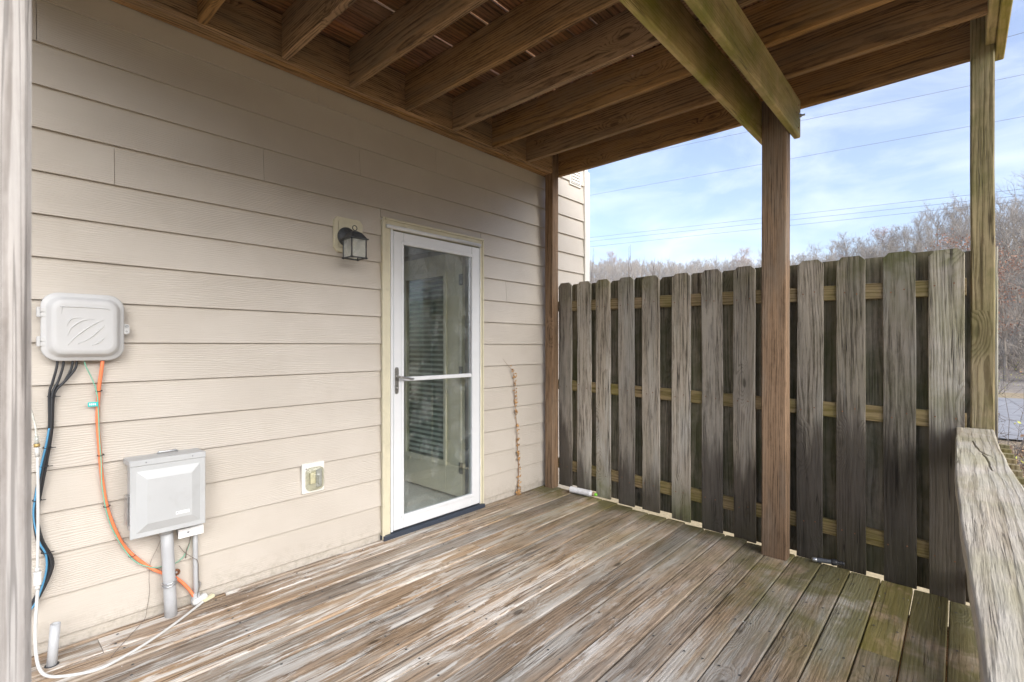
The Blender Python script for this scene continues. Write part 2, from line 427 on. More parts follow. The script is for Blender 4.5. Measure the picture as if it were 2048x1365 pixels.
LEAF_YELLOW = plain('yellow_leaf', (0.48, 0.50, 0.07), 0.7, var=0.35, scale=6)
LEAF_BROWN = plain('brown_leaf', (0.33, 0.19, 0.10), 0.8, var=0.4, scale=6)
WIRE = plain('wire_dark', (0.17, 0.17, 0.18), 0.6)

# ------------------------------------------------------------------ mesh tools
def tag(o, label=None, cat=None, group=None, kind=None):
    if label: o['label'] = label
    if cat: o['category'] = cat
    if group: o['group'] = group
    if kind: o['kind'] = kind
    return o
def empty(name, loc, label=None, cat=None, group=None, kind=None):
    o = bpy.data.objects.new(name, None)
    o.empty_display_size = 0.05
    COL.objects.link(o)
    o.location = loc
    o.matrix_world = Matrix.Translation(loc)
    return tag(o, label, cat, group, kind)
MW = {}
def place(o, world_m, parent=None):
    MW[o.name] = world_m
    COL.objects.link(o)
    if parent is not None:
        pm = MW.get(parent.name)
        if pm is None: pm = Matrix.Translation(parent.location)
        o.parent = parent
        o.matrix_local = pm.inverted() @ world_m
    else:
        o.matrix_world = world_m
    MW[o.name] = world_m
    return o
def mesh_obj(name, verts, faces, mat, parent=None, world_m=None, smooth=False):
    me = bpy.data.meshes.new(name)
    me.from_pydata([tuple(v) for v in verts], [], faces)
    me.materials.append(mat)
    if smooth: me.polygons.foreach_set('use_smooth', [True] * len(me.polygons))
    me.update()
    return place(bpy.data.objects.new(name, me), world_m or Matrix.Identity(4), parent)
def bm_obj(name, bm, mat, parent=None, world_m=None, smooth=False):
    bmesh.ops.recalc_face_normals(bm, faces=bm.faces)
    me = bpy.data.meshes.new(name)
    bm.to_mesh(me); bm.free()
    me.materials.append(mat)
    if smooth: me.polygons.foreach_set('use_smooth', [True] * len(me.polygons))
    return place(bpy.data.objects.new(name, me), world_m or Matrix.Identity(4), parent)
def frame(p0, xdir, zdir):
    x = Vector(xdir).normalized(); z = Vector(zdir)
    y = z.cross(x).normalized(); z = x.cross(y)
    return Matrix(((x.x, y.x, z.x, p0[0]), (x.y, y.y, z.y, p0[1]), (x.z, y.z, z.z, p0[2]), (0, 0, 0, 1)))
def prof(w, t, c):
    return [(c, 0), (w - c, 0), (w, c), (w, t - c), (w - c, t), (c, t), (0, t - c), (0, c)]
def board(name, p0, p1, w, t, zdir, mat, parent=None, c=0.004, seg=3, warp=0.0, seed=0, dogear=0.0, bow=None):
    """board from p0 to p1 (p0 = its low-y low-z corner in local axes), width along local Y, thickness along local Z = zdir"""
    p0, p1 = Vector(p0), Vector(p1)
    L = (p1 - p0).length
    M = frame(p0, p1 - p0, zdir)
    vs_, fs = [], []
    xs = [L * i / seg for i in range(seg + 1)]
    if dogear: xs = [L * i / seg for i in range(seg)] + [L - dogear, L]
    n = len(xs)
    for i, x in enumerate(xs):
        dy = warp * (noise.noise(Vector((x * 1.3, seed * 3.7, 1.1)))) if warp else 0
        dz = warp * (noise.noise(Vector((x * 1.3, seed * 3.7, 7.1)))) if warp else 0
        if bow:
            b = bow(x / L); dy += b[0]; dz += b[1]
        for (y, z) in prof(w, t, c):
            if dogear and i == n - 1:
                y = min(max(y, dogear), w - dogear)
            ragged = 0.0
            vs_.append((x + ragged, y + dy, z + dz))
    for i in range(n - 1):
        for k in range(8):
            a, b = i * 8 + k, i * 8 + (k + 1) % 8
            fs.append((a, b, b + 8, a + 8))
    fs.append(tuple(range(7, -1, -1)))
    fs.append(tuple(range((n - 1) * 8, n * 8)))
    me = bpy.data.meshes.new(name)
    me.from_pydata(vs_, [], [f[::-1] for f in fs])
    bm = bmesh.new(); bm.from_mesh(me); bmesh.ops.recalc_face_normals(bm, faces=bm.faces); bm.to_mesh(me); bm.free()
    me.materials.append(mat)
    return place(bpy.data.objects.new(name, me), M, parent)
def box(name, lo, hi, mat, parent=None, bevel=0.0, seg=1, smooth=False):
    bm = bmesh.new()
    bmesh.ops.create_cube(bm, size=1)
    lo, hi = Vector(lo), Vector(hi)
    ctr = (lo + hi) / 2
    for v in bm.verts:
        v.co = Vector((v.co.x * (hi.x - lo.x), v.co.y * (hi.y - lo.y), v.co.z * (hi.z - lo.z)))
    if bevel: bmesh.ops.bevel(bm, geom=bm.edges[:], offset=bevel, segments=seg, affect='EDGES', profile=0.6)
    return bm_obj(name, bm, mat, parent, Matrix.Translation(ctr), smooth)
def catmull(pts, n=8):
    P = [Vector(p) for p in pts]
    P = [P[0] * 2 - P[1]] + P + [P[-1] * 2 - P[-2]]
    out = []
    for i in range(1, len(P) - 2):
        for k in range(n):
            t = k / n
            a, b, c, d = P[i - 1], P[i], P[i + 1], P[i + 2]
            out.append(0.5 * ((2 * b) + (c - a) * t + (2 * a - 5 * b + 4 * c - d) * t * t + (3 * b - a - 3 * c + d) * t ** 3))
    out.append(P[-2])
    return out
def tube_data(pts, r, sides=8):
    vs_, fs = [], []
    up = Vector((0.13, 0.31, 0.94))
    n = len(pts)
    prev = None
    for i, p in enumerate(pts):
        d = (pts[min(i + 1, n - 1)] - pts[max(i - 1, 0)]).normalized()
        if prev is None:
            a = d.cross(up)
            if a.length < 1e-3: a = d.cross(Vector((1, 0, 0)))
            a.normalize()
        else:
            a = (prev - d * prev.dot(d)).normalized()
        prev = a
        b = d.cross(a)
        rr = r[i] if isinstance(r, (list, tuple)) else r
        for k in range(sides):
            an = 2 * math.pi * k / sides
            vs_.append(p + (a * math.cos(an) + b * math.sin(an)) * rr)
    for i in range(n - 1):
        for k in range(sides):
            k2 = (k + 1) % sides
            fs.append((i * sides + k, i * sides + k2, (i + 1) * sides + k2, (i + 1) * sides + k))
    fs.append(tuple(range(sides - 1, -1, -1)))
    fs.append(tuple(range((n - 1) * sides, n * sides)))
    return vs_, fs
def tube(name, pts, r, mat, parent=None, sides=10, smooth_path=8):
    p = catmull(pts, smooth_path) if smooth_path else [Vector(q) for q in pts]
    o0 = p[0].copy()
    v, f = tube_data([q - o0 for q in p], r, sides)
    return mesh_obj(name, v, f, mat, parent, Matrix.Translation(o0), smooth=True)
def lathe(name, prof_, mat, parent=None, world_m=None, sides=24, smooth=True):
    """profile of (radius, height) spun round local Z"""
    vs_, fs = [], []
    for (r, h) in prof_:
        for k in range(sides):
            a = 2 * math.pi * k / sides
            vs_.append((r * math.cos(a), r * math.sin(a), h))
    n = len(prof_)
    for i in range(n - 1):
        for k in range(sides):
            k2 = (k + 1) % sides
            fs.append((i * sides + k, i * sides + k2, (i + 1) * sides + k2, (i + 1) * sides + k))
    if prof_[0][0] > 1e-6: fs.append(tuple(range(sides - 1, -1, -1)))
    if prof_[-1][0] > 1e-6: fs.append(tuple(range((n - 1) * sides, n * sides)))
    o = mesh_obj(name, vs_, fs, mat, parent, world_m, smooth)
    return o
def extrude_poly(name, poly, y0, y1, mat, parent=None, bevel=0.0, seg=2):
    """polygon of (x, z) pairs extruded between two Y planes"""
    cx = sum(p[0] for p in poly) / len(poly); cz = sum(p[1] for p in poly) / len(poly)
    bm = bmesh.new()
    a = [bm.verts.new((x - cx, 0, z - cz)) for x, z in poly]
    b = [bm.verts.new((x - cx, y1 - y0, z - cz)) for x, z in poly]
    bm.faces.new(a); fb = bm.faces.new(b[::-1])
    n = len(poly)
    for i in range(n): bm.faces.new((a[i], b[i], b[(i + 1) % n], a[(i + 1) % n]))
    if bevel:
        bm.edges.ensure_lookup_table()
        es = [e for e in bm.edges if abs(e.verts[0].co.y - e.verts[1].co.y) < 1e-6]
        bmesh.ops.bevel(bm, geom=es, offset=bevel, segments=seg, affect='EDGES')
    return bm_obj(name, bm, mat, parent, Matrix.Translation((cx, y0, cz)))
def rrect(x0, x1, z0, z1, r, n=6):
    out = []
    for (cx, cz, a0) in ((x1 - r, z1 - r, 0), (x0 + r, z1 - r, 90), (x0 + r, z0 + r, 180), (x1 - r, z0 + r, 270)):
        for k in range(n + 1):
            a = R(a0 + 90 * k / n)
            out.append((cx + r * math.cos(a), cz + r * math.sin(a)))
    return out

# ================================================================== THE SETTING
SL = 0.0186                                   # the floor falls slightly away from the house
def deck_edge(y): return 3.600 + 0.055 * y    # the floor boards stop along the fence
# ---- ground, one sheet to the horizon, lower than the deck
def sheet(name, x0, x1, y0, y1, z, mat, nx=1, ny=1, amp=0.0):
    v, f = [], []
    for j in range(ny + 1):
        for i in range(nx + 1):
            x, y = x0 + (x1 - x0) * i / nx, y0 + (y1 - y0) * j / ny
            v.append((x, y, z + (amp * noise.noise(Vector((x * 0.25, y * 0.25, 0))) if amp else 0)))
    for j in range(ny):
        for i in range(nx):
            a = j * (nx + 1) + i
            f.append((a, a + 1, a + nx + 2, a + nx + 1))
    return mesh_obj(name, v, f, mat)
tag(sheet('ground', -1500, 1500, -1500, 1500, -1.25, GROUND), 'leaf strewn ground falling away beyond the deck', kind='structure')
gv = sheet('path', 3.45, 5.6, -14, 6, -0.55, GRAVEL, 8, 40, 0.05)
tag(gv, 'gravel strip along the outside of the fence, coloured pale for sunlit glow', kind='structure')
tag(sheet('road', 18.5, 33, -150, 150, -1.19, ASPHALT), 'pale grey road seen past the end of the fence', kind='structure')
# ---- wooded hills round the far side of the road: azimuth from +X, distance of the crest, height of the crest
RIDGE = [(75, 300, 29), (60, 300, 29), (45, 290, 40), (33, 270, 38.5), (25, 258, 34.5), (17.3, 248, 31.5), (14, 205, 24), (11.9, 172, 17.5), (7.8, 146, 16.5),
         (1.6, 138, 18), (-3.9, 136, 20.5), (-12, 128, 23), (-20, 120, 23), (-50, 100, 23), (-90, 92, 20), (-130, 92, 16), (-160, 92, 10)]
def ridge(th):
    for (a, b) in zip(RIDGE, RIDGE[1:]):
        if b[0] <= th <= a[0]:
            k = (a[0] - th) / (a[0] - b[0])
            return a[1] + (b[1] - a[1]) * k, a[2] + (b[2] - a[2]) * k
    return RIDGE[-1][1:]
def hill_point(th, t):
    """t = 0 at the foot of the hill, 1 on its crest"""
    d, h = ridge(th)
    foot = min(d * 0.5, 37 / max(0.35, math.cos(R(th))) if abs(th) < 65 else 45)
    r = foot + (d - foot) * t
    s = min(t, 2 - t)
    zz = -1.3 + (h + 1.3) * max(0.0, s) ** 1.25
    x, y = r * math.cos(R(th)), r * math.sin(R(th)) - 2.83
    zz += 1.5 * noise.noise(Vector((x * 0.03, y * 0.03, 0.3))) * min(1, t * 3)
    return Vector((x, y, zz))
v, f = [], []
NTH, NT_ = 120, 22
for i in range(NTH + 1):
    th = 75 - 235 * i / NTH
    for j in range(NT_ + 1): v.append(hill_point(th, 1.7 * j / NT_))
for i in range(NTH):
    for j in range(NT_):
        a = i * (NT_ + 1) + j
        f.append((a, a + 1, a + NT_ + 2, a + NT_ + 1))
tag(mesh_obj('hillside', v, f, HILL, smooth=True), 'brown wooded hillside behind the fence', kind='structure')

# ================================================================== HOUSE
house = empty('house', (1.8, 0.0, 0.0), 'house wall of beige lap siding with a white glazed door', 'house')
ROW0, ROWH = 0.0443, 0.1772
DX0, DX1, DTOP = 1.838, 2.757, 2.10            # outer edges of the door casing
JOINTS = {11: [0.454], 12: [1.098], 13: [1.683], 14: [2.298, 0.20], 6: [-0.35], 9: [3.05], 15: [1.406], 3: [-0.2]}
def siding(x0, x1, row, low=0.0):
    z0 = ROW0 + (row) * ROWH
    if row < 0: z0, h = -0.16, ROW0 + 0.16 + 0.02
    else: h = ROWH + 0.022
    # lap board: thick lower edge stands proud, upper edge tucks under the next one
    yb, yt, th = -0.0175, -0.0012, 0.0085
    if row < 0: yb = -0.006
    L = x1 - x0
    n = max(2, int(L / 0.5))
    vv, ff = [], []
    for i in range(n + 1):
        x = L * i / n
        wob = 0.0008 * noise.noise(Vector(((x0 + x) * 1.9, row * 5.1, 0)))
        for (y, z) in ((low, 0.0), (low, th), (h, th), (h, 0.0)):   # y = up the board, z = outwards
            k = y / h
            vv.append((x, y, (-(yb) * (1 - k) - yt * k) + (0 if z else -th) + wob * (1 - k)))
    for i in range(n):
        for k in range(4):
            a, b = i * 4 + k, i * 4 + (k + 1) % 4
            ff.append((a, a + 4, b + 4, b))
    ff.append((0, 1, 2, 3)); ff.append((n * 4 + 3, n * 4 + 2, n * 4 + 1, n * 4))
    M = Matrix(((1, 0, 0, x0), (0, 0, -1, 0), (0, 1, 0, z0), (0, 0, 0, 1)))
    mesh_obj('siding_board', vv, ff, SIDING, house, M)
WX0, WX1 = -2.6, 4.203
for row in range(-1, 30):
    zl, zh = ROW0 + row * ROWH, ROW0 + (row + 1) * ROWH
    spans = [(WX0, WX1)]
    if zl < DTOP - 0.01: spans = [(WX0, DX0 - 0.001), (DX1 + 0.001, WX1)]
    cuts = JOINTS.get(row, [((row * 1.37) % 3.66) - 0.3] if row > 15 else [])
    for (a, b) in spans:
        xs = [a] + sorted(c for c in cuts if a + 0.1 < c < b - 0.1) + [b]
        for p, q in zip(xs, xs[1:]): siding(p + 0.0010, q - 0.0010, row)
# sheathing behind the siding, with the door opening left free
box('wall', (WX0, 0.0, -1.25), (DX0 + 0.03, 0.11, 2.07), ROOM, house)
box('wall', (DX1 - 0.03, 0.0, -1.25), (4.2, 0.11, 2.07), ROOM, house)
box('wall', (WX0, 0.0, 2.07), (4.2, 0.11, 5.45), ROOM, house)
box('wall', (DX0 + 0.03, 0.0, -1.25), (DX1 - 0.03, 0.11, -0.03), ROOM, house)
siding(DX0 + 0.0005, DX1 - 0.0005, 11, 2.1165 - (ROW0 + 11 * ROWH))     # the strip of siding above the casing
box('corner_trim', (4.203, -0.030, -1.2), (4.290, 0.11, 3.035), CORNER, house, 0.004)
box('corner_trim', (4.203, -0.022, 3.035), (4.262, 0.11, 5.45), CORNER, house, 0.004)
box('wall', (4.10, 0.11, -1.25), (4.262, 7.0, 5.45), SIDING, house)
box('wall', (-2.6, 6.9, -1.25), (4.10, 7.0, -0.1), ROOM, house)
box('wall', (-2.7, 0.11, -1.25), (-2.6, 7.0, 5.45), SIDING, house)
bm = bmesh.new()
rv = [bm.verts.new(p) for p in ((-3.1, -0.45, 5.3), (4.7, -0.45, 5.3), (4.7, 3.5, 7.2), (-3.1, 3.5, 7.2), (-3.1, 7.4, 5.3), (4.7, 7.4, 5.3))]
bm.faces.new((rv[0], rv[1], rv[2], rv[3])); bm.faces.new((rv[3], rv[2], rv[5], rv[4]))
bmesh.ops.solidify(bm, geom=bm.faces[:], thickness=0.15)
bm_obj('roof', bm, BARK_DARK, house)
# louvred vent near the corner
vent = box('vent', (3.955, -0.020, 2.845), (4.148, -0.004, 3.04), CORNER, house, 0.003)
box('vent_frame', (3.972, -0.028, 2.862), (4.131, -0.020, 2.872), CORNER, vent, 0.002)
box('vent_frame', (3.972, -0.028, 3.014), (4.131, -0.020, 3.024), CORNER, vent, 0.002)
box('vent_frame', (3.972, -0.028, 2.8725), (3.982, -0.020, 3.0135), CORNER, vent, 0.002)
box('vent_frame', (4.121, -0.028, 2.8725), (4.131, -0.020, 3.0135), CORNER, vent, 0.002)
for k in range(5):
    z = 2.876 + k * 0.0275
    mesh_obj('slat', [(3.983, -0.031, z), (4.120, -0.031, z), (4.120, -0.0205, z + 0.026), (3.983, -0.0205, z + 0.026), (3.983, -0.0205, z - 0.001), (4.120, -0.0205, z - 0.001)],
             [(0, 1, 2, 3), (4, 5, 1, 0)], CORNER, vent)
# door casing
box('door_casing', (DX0, -0.030, 0.0), (DX0 + 0.060, 0.10, 2.045), TRIM, house, 0.003)
box('door_casing', (DX1 - 0.030, -0.030, 0.005), (DX1, 0.10, 2.045), TRIM, house, 0.003)
box('door_casing', (DX0, -0.0305, 2.046), (DX1, 0.10, DTOP), TRIM, house, 0.003)
box('casing_bead', (DX0 - 0.006, -0.040, 0.0), (DX0 + 0.014, -0.0305, 2.115), TRIM, house, 0.003)
box('casing_bead', (DX0 + 0.015, -0.040, 2.098), (DX1 + 0.006, -0.031, 2.115), TRIM, house, 0.003)
box('casing_bead', (DX1 - 0.010, -0.040, 0.003), (DX1 + 0.006, -0.0305, 2.097), TRIM, house, 0.003)
box('threshold', (DX0 - 0.002, -0.055, -0.03), (DX1 + 0.002, 0.11, 0.024), DARKBLUE, house, 0.003)
# storm door: white frame, two panes, thin middle rail
sx0, sx1, sz0, sz1 = 1.921, 2.716, 0.034, 2.036
gx0, gx1, gz0, gz1, gm = 1.998, 2.632, 0.125, 1.955, 1.043
bm = bmesh.new()
def bmbox(bm, lo, hi):
    r = bmesh.ops.create_cube(bm, size=1)
    for vv in r['verts']:
        vv.co = Vector([(lo[i] + hi[i]) / 2 + vv.co[i] * (hi[i] - lo[i]) for i in range(3)])
    return r['verts']
door = box('storm_door', (sx0, -0.034, sz0), (gx0, -0.002, sz1), WHITE, house, 0.004)
box('stile', (gx1, -0.034, sz0), (sx1, -0.002, sz1), WHITE, door, 0.004)
box('top_rail', (gx0 + 0.0005, -0.0335, gz1), (gx1 - 0.0005, -0.0025, sz1 - 0.0005), WHITE, door, 0.003)
box('bottom_rail', (gx0 + 0.0005, -0.0335, sz0 + 0.0005), (gx1 - 0.0005, -0.0025, gz0), WHITE, door, 0.003)
for (a, b) in (((gx0 - 0.02, -0.040, gz1 - 0.001), (gx1 + 0.02, -0.0345, gz1 + 0.022)), ((gx0 - 0.02, -0.040, gz0 - 0.022), (gx1 + 0.02, -0.0345, gz0 + 0.001)),
               ((gx0 - 0.022, -0.040, gz0 + 0.0015), (gx0 + 0.001, -0.0345, gz1 - 0.0015)), ((gx1 - 0.001, -0.040, gz0 + 0.0015), (gx1 + 0.022, -0.0345, gz1 - 0.0015))):
    box('glazing_bead', a, b, WHITE, door, 0.0025)
box('middle_rail', (gx0 + 0.001, -0.036, gm - 0.014), (gx1 - 0.001, -0.008, gm + 0.014), WHITE, door, 0.003)
box('sash_edge', (gx1 - 0.016, -0.028, gm + 0.0145), (gx1 - 0.0015, -0.012, gz1 - 0.001), STEEL, door, 0.001)
box('glass_pane', (gx0 - 0.01, -0.019, gm + 0.013), (gx1 + 0.01, -0.016, gz1 + 0.01), GLASS, door)
box('glass_pane', (gx0 - 0.01, -0.024, gz0 - 0.01), (gx1 + 0.01, -0.021, gm - 0.013), GLASS, door)
hp = extrude_poly('handle_plate', rrect(1.9275, 1.9545, 0.948, 1.126, 0.0134), -0.042, -0.0342, NICKEL, door, 0.002)
tube('lever', [(1.941, -0.040, 1.062), (1.941, -0.075, 1.062), (1.948, -0.084, 1.061), (1.985, -0.086, 1.056), (2.030, -0.084, 1.046), (2.048, -0.082, 1.046)],
     [0.0085] * 16 + [0.0075] * 16 + [0.006] * 9, NICKEL, door, 10)
lathe('lock', [(0.009, 0), (0.009, 0.006), (0.006, 0.009), (0.0, 0.009)], NICKEL, door, Matrix.Translation((1.941, -0.042, 0.985)) @ Matrix.Rotation(R(90), 4, 'X'))
# aluminium frame round the storm door
box('door_jamb', (DX0 + 0.061, -0.034, 0.03), (sx0 - 0.004, -0.004, 2.052), WHITE, house, 0.002)
box('door_jamb', (sx1 + 0.003, -0.034, 0.03), (DX1 - 0.0305, -0.004, 2.052), WHITE, house, 0.002)
tube('drip_cap', [(DX0 + 0.022, -0.040, 2.058), (DX1 - 0.040, -0.040, 2.058)], 0.013, WHITE, house, 10, 0)
box('sweep', (sx0 + 0.003, -0.030, 0.0245), (sx1 - 0.003, -0.006, 0.0335), RUBBER, house)
for z in (0.35, 1.05, 1.75):
    box('hinge', (sx1 - 0.004, -0.041, z - 0.03), (sx1 + 0.006, -0.0345, z + 0.03), WHITE, house, 0.002)
# the room behind: carpet, walls, inner door standing open
box('carpet', (0.2, 0.1105, -0.03), (4.095, 3.3, 0.035), CARPET, house)
box('room_wall', (0.1, 0.111, 0.0), (0.2, 3.3, 2.6), ROOM, house)
box('room_wall', (0.2, 3.2, 0.035), (0.6, 3.3, 2.6), ROOM, house)
box('room_wall', (3.6, 3.2, 0.035), (4.095, 3.3, 2.6), ROOM, house)
box('room_wall', (0.6, 3.2, 2.3), (3.6, 3.3, 2.6), ROOM, house)
box('room_ceiling', (0.2, 0.111, 2.5), (4.095, 3.3, 2.6), ROOM, house)
# inner door: hinged at the right jamb, open at a right angle
ix = 2.668
inner = box('inner_door', (ix, 0.125, 0.055), (ix + 0.042, 0.32, 2.03), INNER, house, 0.002)
box('door_panel', (ix, 0.3205, 0.055), (ix + 0.042, 0.86, 0.315), INNER, inner, 0.002)
box('door_panel', (ix, 0.3205, 1.86), (ix + 0.042, 0.86, 2.03), INNER, inner, 0.002)
box('door_panel', (ix, 0.8605, 0.055), (ix + 0.042, 1.03, 2.03), INNER, inner, 0.002)
for (lo, hi) in (((ix - 0.014, 0.30, 0.285), (ix - 0.0005, 0.88, 0.325)), ((ix - 0.014, 0.30, 1.85), (ix - 0.0005, 0.88, 1.89)),
                 ((ix - 0.014, 0.30, 0.3255), (ix - 0.0005, 0.335, 1.8495)), ((ix - 0.014, 0.845, 0.3255), (ix - 0.0005, 0.88, 1.8495))):
    box('window_frame', lo, hi, INNER, inner, 0.003)
for k in range(36):
    z = 0.345 + k * 0.042
    mesh_obj('blind_slat', [(ix + 0.012, 0.34, z), (ix + 0.012, 0.84, z), (ix + 0.026, 0.84, z + 0.018), (ix + 0.026, 0.34, z + 0.018)], [(0, 1, 2, 3)], BLIND, inner)
box('window_back', (ix + 0.034, 0.321, 0.316), (ix + 0.040, 0.8600, 1.8595), NIGHT, inner)
box('window_pane', (ix + 0.003, 0.3215, 0.316), (ix + 0.006, 0.8595, 1.8595), PANE, inner)
for z in (0.29, 1.06, 1.80):
    box('hinge', (ix - 0.006, 0.108, z - 0.045), (ix + 0.001, 0.150, z + 0.045), NICKEL, inner, 0.001)

# ================================================================== LOWER DECK
deck = empty('deck', (1.4, -1.4, 0.0), 'weathered wooden deck floor of long brown and grey boards', kind='structure')
seams = [-0.046 - 0.1445 * k for k in range(0, 21)]
rows_ = [(-0.0135, seams[0])] + list(zip(seams, seams[1:]))
cutx = {1: [0.389], 0: [0.9], 4: [2.2], 8: [-0.1], 18: [2.62], 13: [0.6]}
for k, (ya, yb) in enumerate(rows_):
    if ya < -2.98: break
    gap = random.choice((0.004, 0.005, 0.006, 0.007, 0.009))
    ym = (ya + yb) / 2
    w = (ya - yb) - gap
    xe = deck_edge(ym) + random.uniform(-0.012, 0.010)
    xs = [-1.5] + cutx.get(k, []) + [xe]
    for a, b in zip(xs, xs[1:]):
        z = SL * ym - 0.036 + random.uniform(-0.003, 0.002)
        board('deck_board', (a + 0.0012, yb + gap / 2, z), (b - 0.0012, yb + gap / 2, z), w, 0.036, (0, 0, 1), WOOD_DECK, deck, c=0.0045, seg=8, warp=0.003, seed=k + a)
# framing below the boards
for x in [-1.2 + 0.4064 * k for k in range(12)]:
    if x < 3.55: board('floor_joist', (x, -0.03, -0.275), (x, -2.95, -0.275 - 2.92 * SL), 0.038, 0.19, (0, SL, 1), WOOD_UNDER, deck, seg=1)
board('rim_board', (-1.5, -2.995, -0.285), (3.48, -2.995, -0.285), 0.038, 0.19, (0, 0, 1), WOOD_UNDER, deck, seg=1)
# nail heads
nail_v = []
tk = 0
for k, (ya, yb) in enumerate(rows_):
    if k == 0 or ya < -2.98: continue
    for x in [-1.181 + 0.4064 * j for j in range(12)]:
        for yy in (yb + 0.03, ya - 0.032):
            if x < 3.5: nail_v.append((x + random.uniform(-0.01, 0.01), yy + random.uniform(-0.006, 0.006)))
bm = bmesh.new()
for (x, y) in nail_v:
    z = SL * y + 0.0004
    bmesh.ops.create_circle(bm, cap_ends=True, radius=0.0056, segments=7, matrix=Matrix.Translation((x, y, z)))
tag(bm_obj('nail_heads', bm, BLACK_IRON, deck), kind='stuff')

# ================================================================== UPPER DECK
JB, JT = 2.812, 3.047
upper = empty('upper_deck', (1.5, -1.4, JB), 'dark brown wooden deck overhead with joists and gapped boards', 'deck')
for k in range(3):
    board('ledger', (-0.262, -0.0145 - 0.0405 * (k + 1), JB - 0.002 * (k % 2)), (3.612, -0.0145 - 0.0405 * (k + 1), JB - 0.002 * (k % 2)), 0.0395, 0.233, (0, 0, 1), WOOD_UNDER, upper, seg=5, warp=0.002, seed=k)
JX = [-0.262] + [0.746 - 0.405 * k for k in (2, 1, 0)] + [1.14, 1.535, 1.936, 2.346, 2.752, 3.162]
for i, x in enumerate(JX):
    board('joist', (x + 0.038, -0.138, JB), (x + 0.038, -2.928, JB), 0.235, 0.038, (-1, 0, 0), WOOD_UNDER, upper, c=0.005, seg=6, warp=0.004, seed=i)
board('joist', (3.650, -0.016, JB - 0.006), (3.650, -2.970, JB - 0.006), 0.241, 0.038, (-1, 0, 0), WOOD_UNDER, upper, c=0.005, seg=6, warp=0.003, seed=33)
board('rim_board', (-0.262, -2.968, JB), (3.608, -2.968, JB), 0.038, 0.235, (0, 0, 1), WOOD_BEAM, upper, c=0.004, seg=4)
board('fascia', (-0.30, -3.0075, JB - 0.020), (3.70, -3.0075, JB - 0.020), 0.038, 0.30, (0, 0, 1), WOOD_BEAM, upper, c=0.004, seg=4)
y = -0.015
k = 0
while y > -2.98:
    gap = random.choice((0.003, 0.006, 0.009, 0.013, 0.017))
    xs = [-0.30] + ([0.765 + 0.405 * ((k * 5) % 7)] if k % 3 else []) + [3.70]
    for a, b in zip(xs, xs[1:]):
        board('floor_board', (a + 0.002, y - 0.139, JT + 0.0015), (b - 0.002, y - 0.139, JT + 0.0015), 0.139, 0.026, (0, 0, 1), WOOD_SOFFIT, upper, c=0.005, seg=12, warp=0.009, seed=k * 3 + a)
    y -= 0.139 + gap
    k += 1
# doubled beam: one plank on each side of the posts
far_b = board('beam', (-0.16, -1.909, 2.575), (3.52, -1.909, 2.575), 0.038, 0.236, (0, 0, 1), WOOD_BEAM, upper, c=0.006, seg=6, warp=0.003, seed=51)
near_b = board('beam', (-0.16, -2.092, 2.575), (3.515, -2.092, 2.575), 0.038, 0.236, (0, 0, 1), WOOD_BEAM, upper, c=0.006, seg=6, warp=0.003, seed=52)
for (x, z) in ((3.468, 2.76), (3.462, 2.62), (3.42, 2.70)):
    lathe('nail', [(0.006, 0), (0.006, 0.003), (0, 0.003)], RUST, near_b, Matrix.Translation((x, -2.092, z)) @ Matrix.Rotation(R(90), 4, 'X'), 8)
bolt = lathe('bolt', [(0.017, 0), (0.017, 0.003), (0.011, 0.0032), (0.011, 0.013), (0.006, 0.0132), (0.006, 0.032), (0.0, 0.032)], STEEL, near_b,
             Matrix.Translation((3.485, -2.092, 2.70)) @ Matrix.Rotation(R(90), 4, 'X'), 6, False)

# ---- posts
def post(x0, x1, y0, y1, z0, z1, mat, label, seed, warp=0.004):
    o = board('support_post', (x0, y1, z0), (x0, y1, z1), (y1 - y0), (x1 - x0), (1, 0, 0), mat, None, c=0.006, seg=8, warp=warp, seed=seed)
    return tag(o, label, 'post', 'wooden posts carrying the upper deck')
# (local y of these boards points to -Y)
post(3.520, 3.609, -0.139, -0.050, -0.003, 3.04, WOOD_POST, 'brown wooden post against the house wall at the end of the fence', 1, 0.002)
post(3.350, 3.440, -2.052, -1.911, -0.038, 2.80, WOOD_POST, 'reddish brown wooden post standing in the middle of the fence', 2, 0.003)
post(3.520, 3.611, -2.966, -2.874, -0.30, 3.03, WOOD_POST_OLIVE, 'mossy olive brown post at the far end of the handrail', 3, 0.004)
post(-0.038, 0.052, -2.052, -1.911, -0.038, 2.80, WOOD_PALE, 'pale grey weathered post close to the camera at the left edge', 4, 0.002)

# ================================================================== FENCE
def fence_x(y): return 3.660 + 0.055 * y
fence = empty('fence', (3.6, -1.5, -0.04), 'weathered grey board fence with pickets on both sides of its rails', 'fence')
fdir = Vector((0.055, 1, 0)).normalized()
fnorm = Vector((-1, 0.055, 0)).normalized()      # towards the house side
tops = [(-0.112, 1.838, -0.004), (-0.323, 1.832, 0.000), (-0.523, 1.831, -0.025), (-0.746, 1.827, -0.034), (-0.968, 1.817, -0.032), (-1.217, 1.811, -0.041),
        (-1.448, 1.813, -0.056), (-1.673, 1.810, -0.064), (-1.872, 1.806, -0.066), (-2.066, 1.803, -0.070), (-2.280, 1.799, -0.076), (-2.506, 1.797, -0.077), (-2.707, 1.783, -0.090)]
for i, (yl, zt, zb) in enumerate(tops):
    wd = 0.145 + random.uniform(-0.003, 0.004)
    lean = random.uniform(-0.007, 0.003)
    p0 = Vector((fence_x(yl), yl - wd + lean, zb + 0.010)); p1 = Vector((fence_x(yl), yl - wd, zt))
    # local z = fnorm (house side), local y = +Y direction
    board('picket', p0, p1, wd, 0.017, fnorm, WOOD_FENCE, fence, c=0.002, seg=7, warp=0.006, seed=i * 2.3, dogear=0.028)
yy = [t[0] for t in tops]
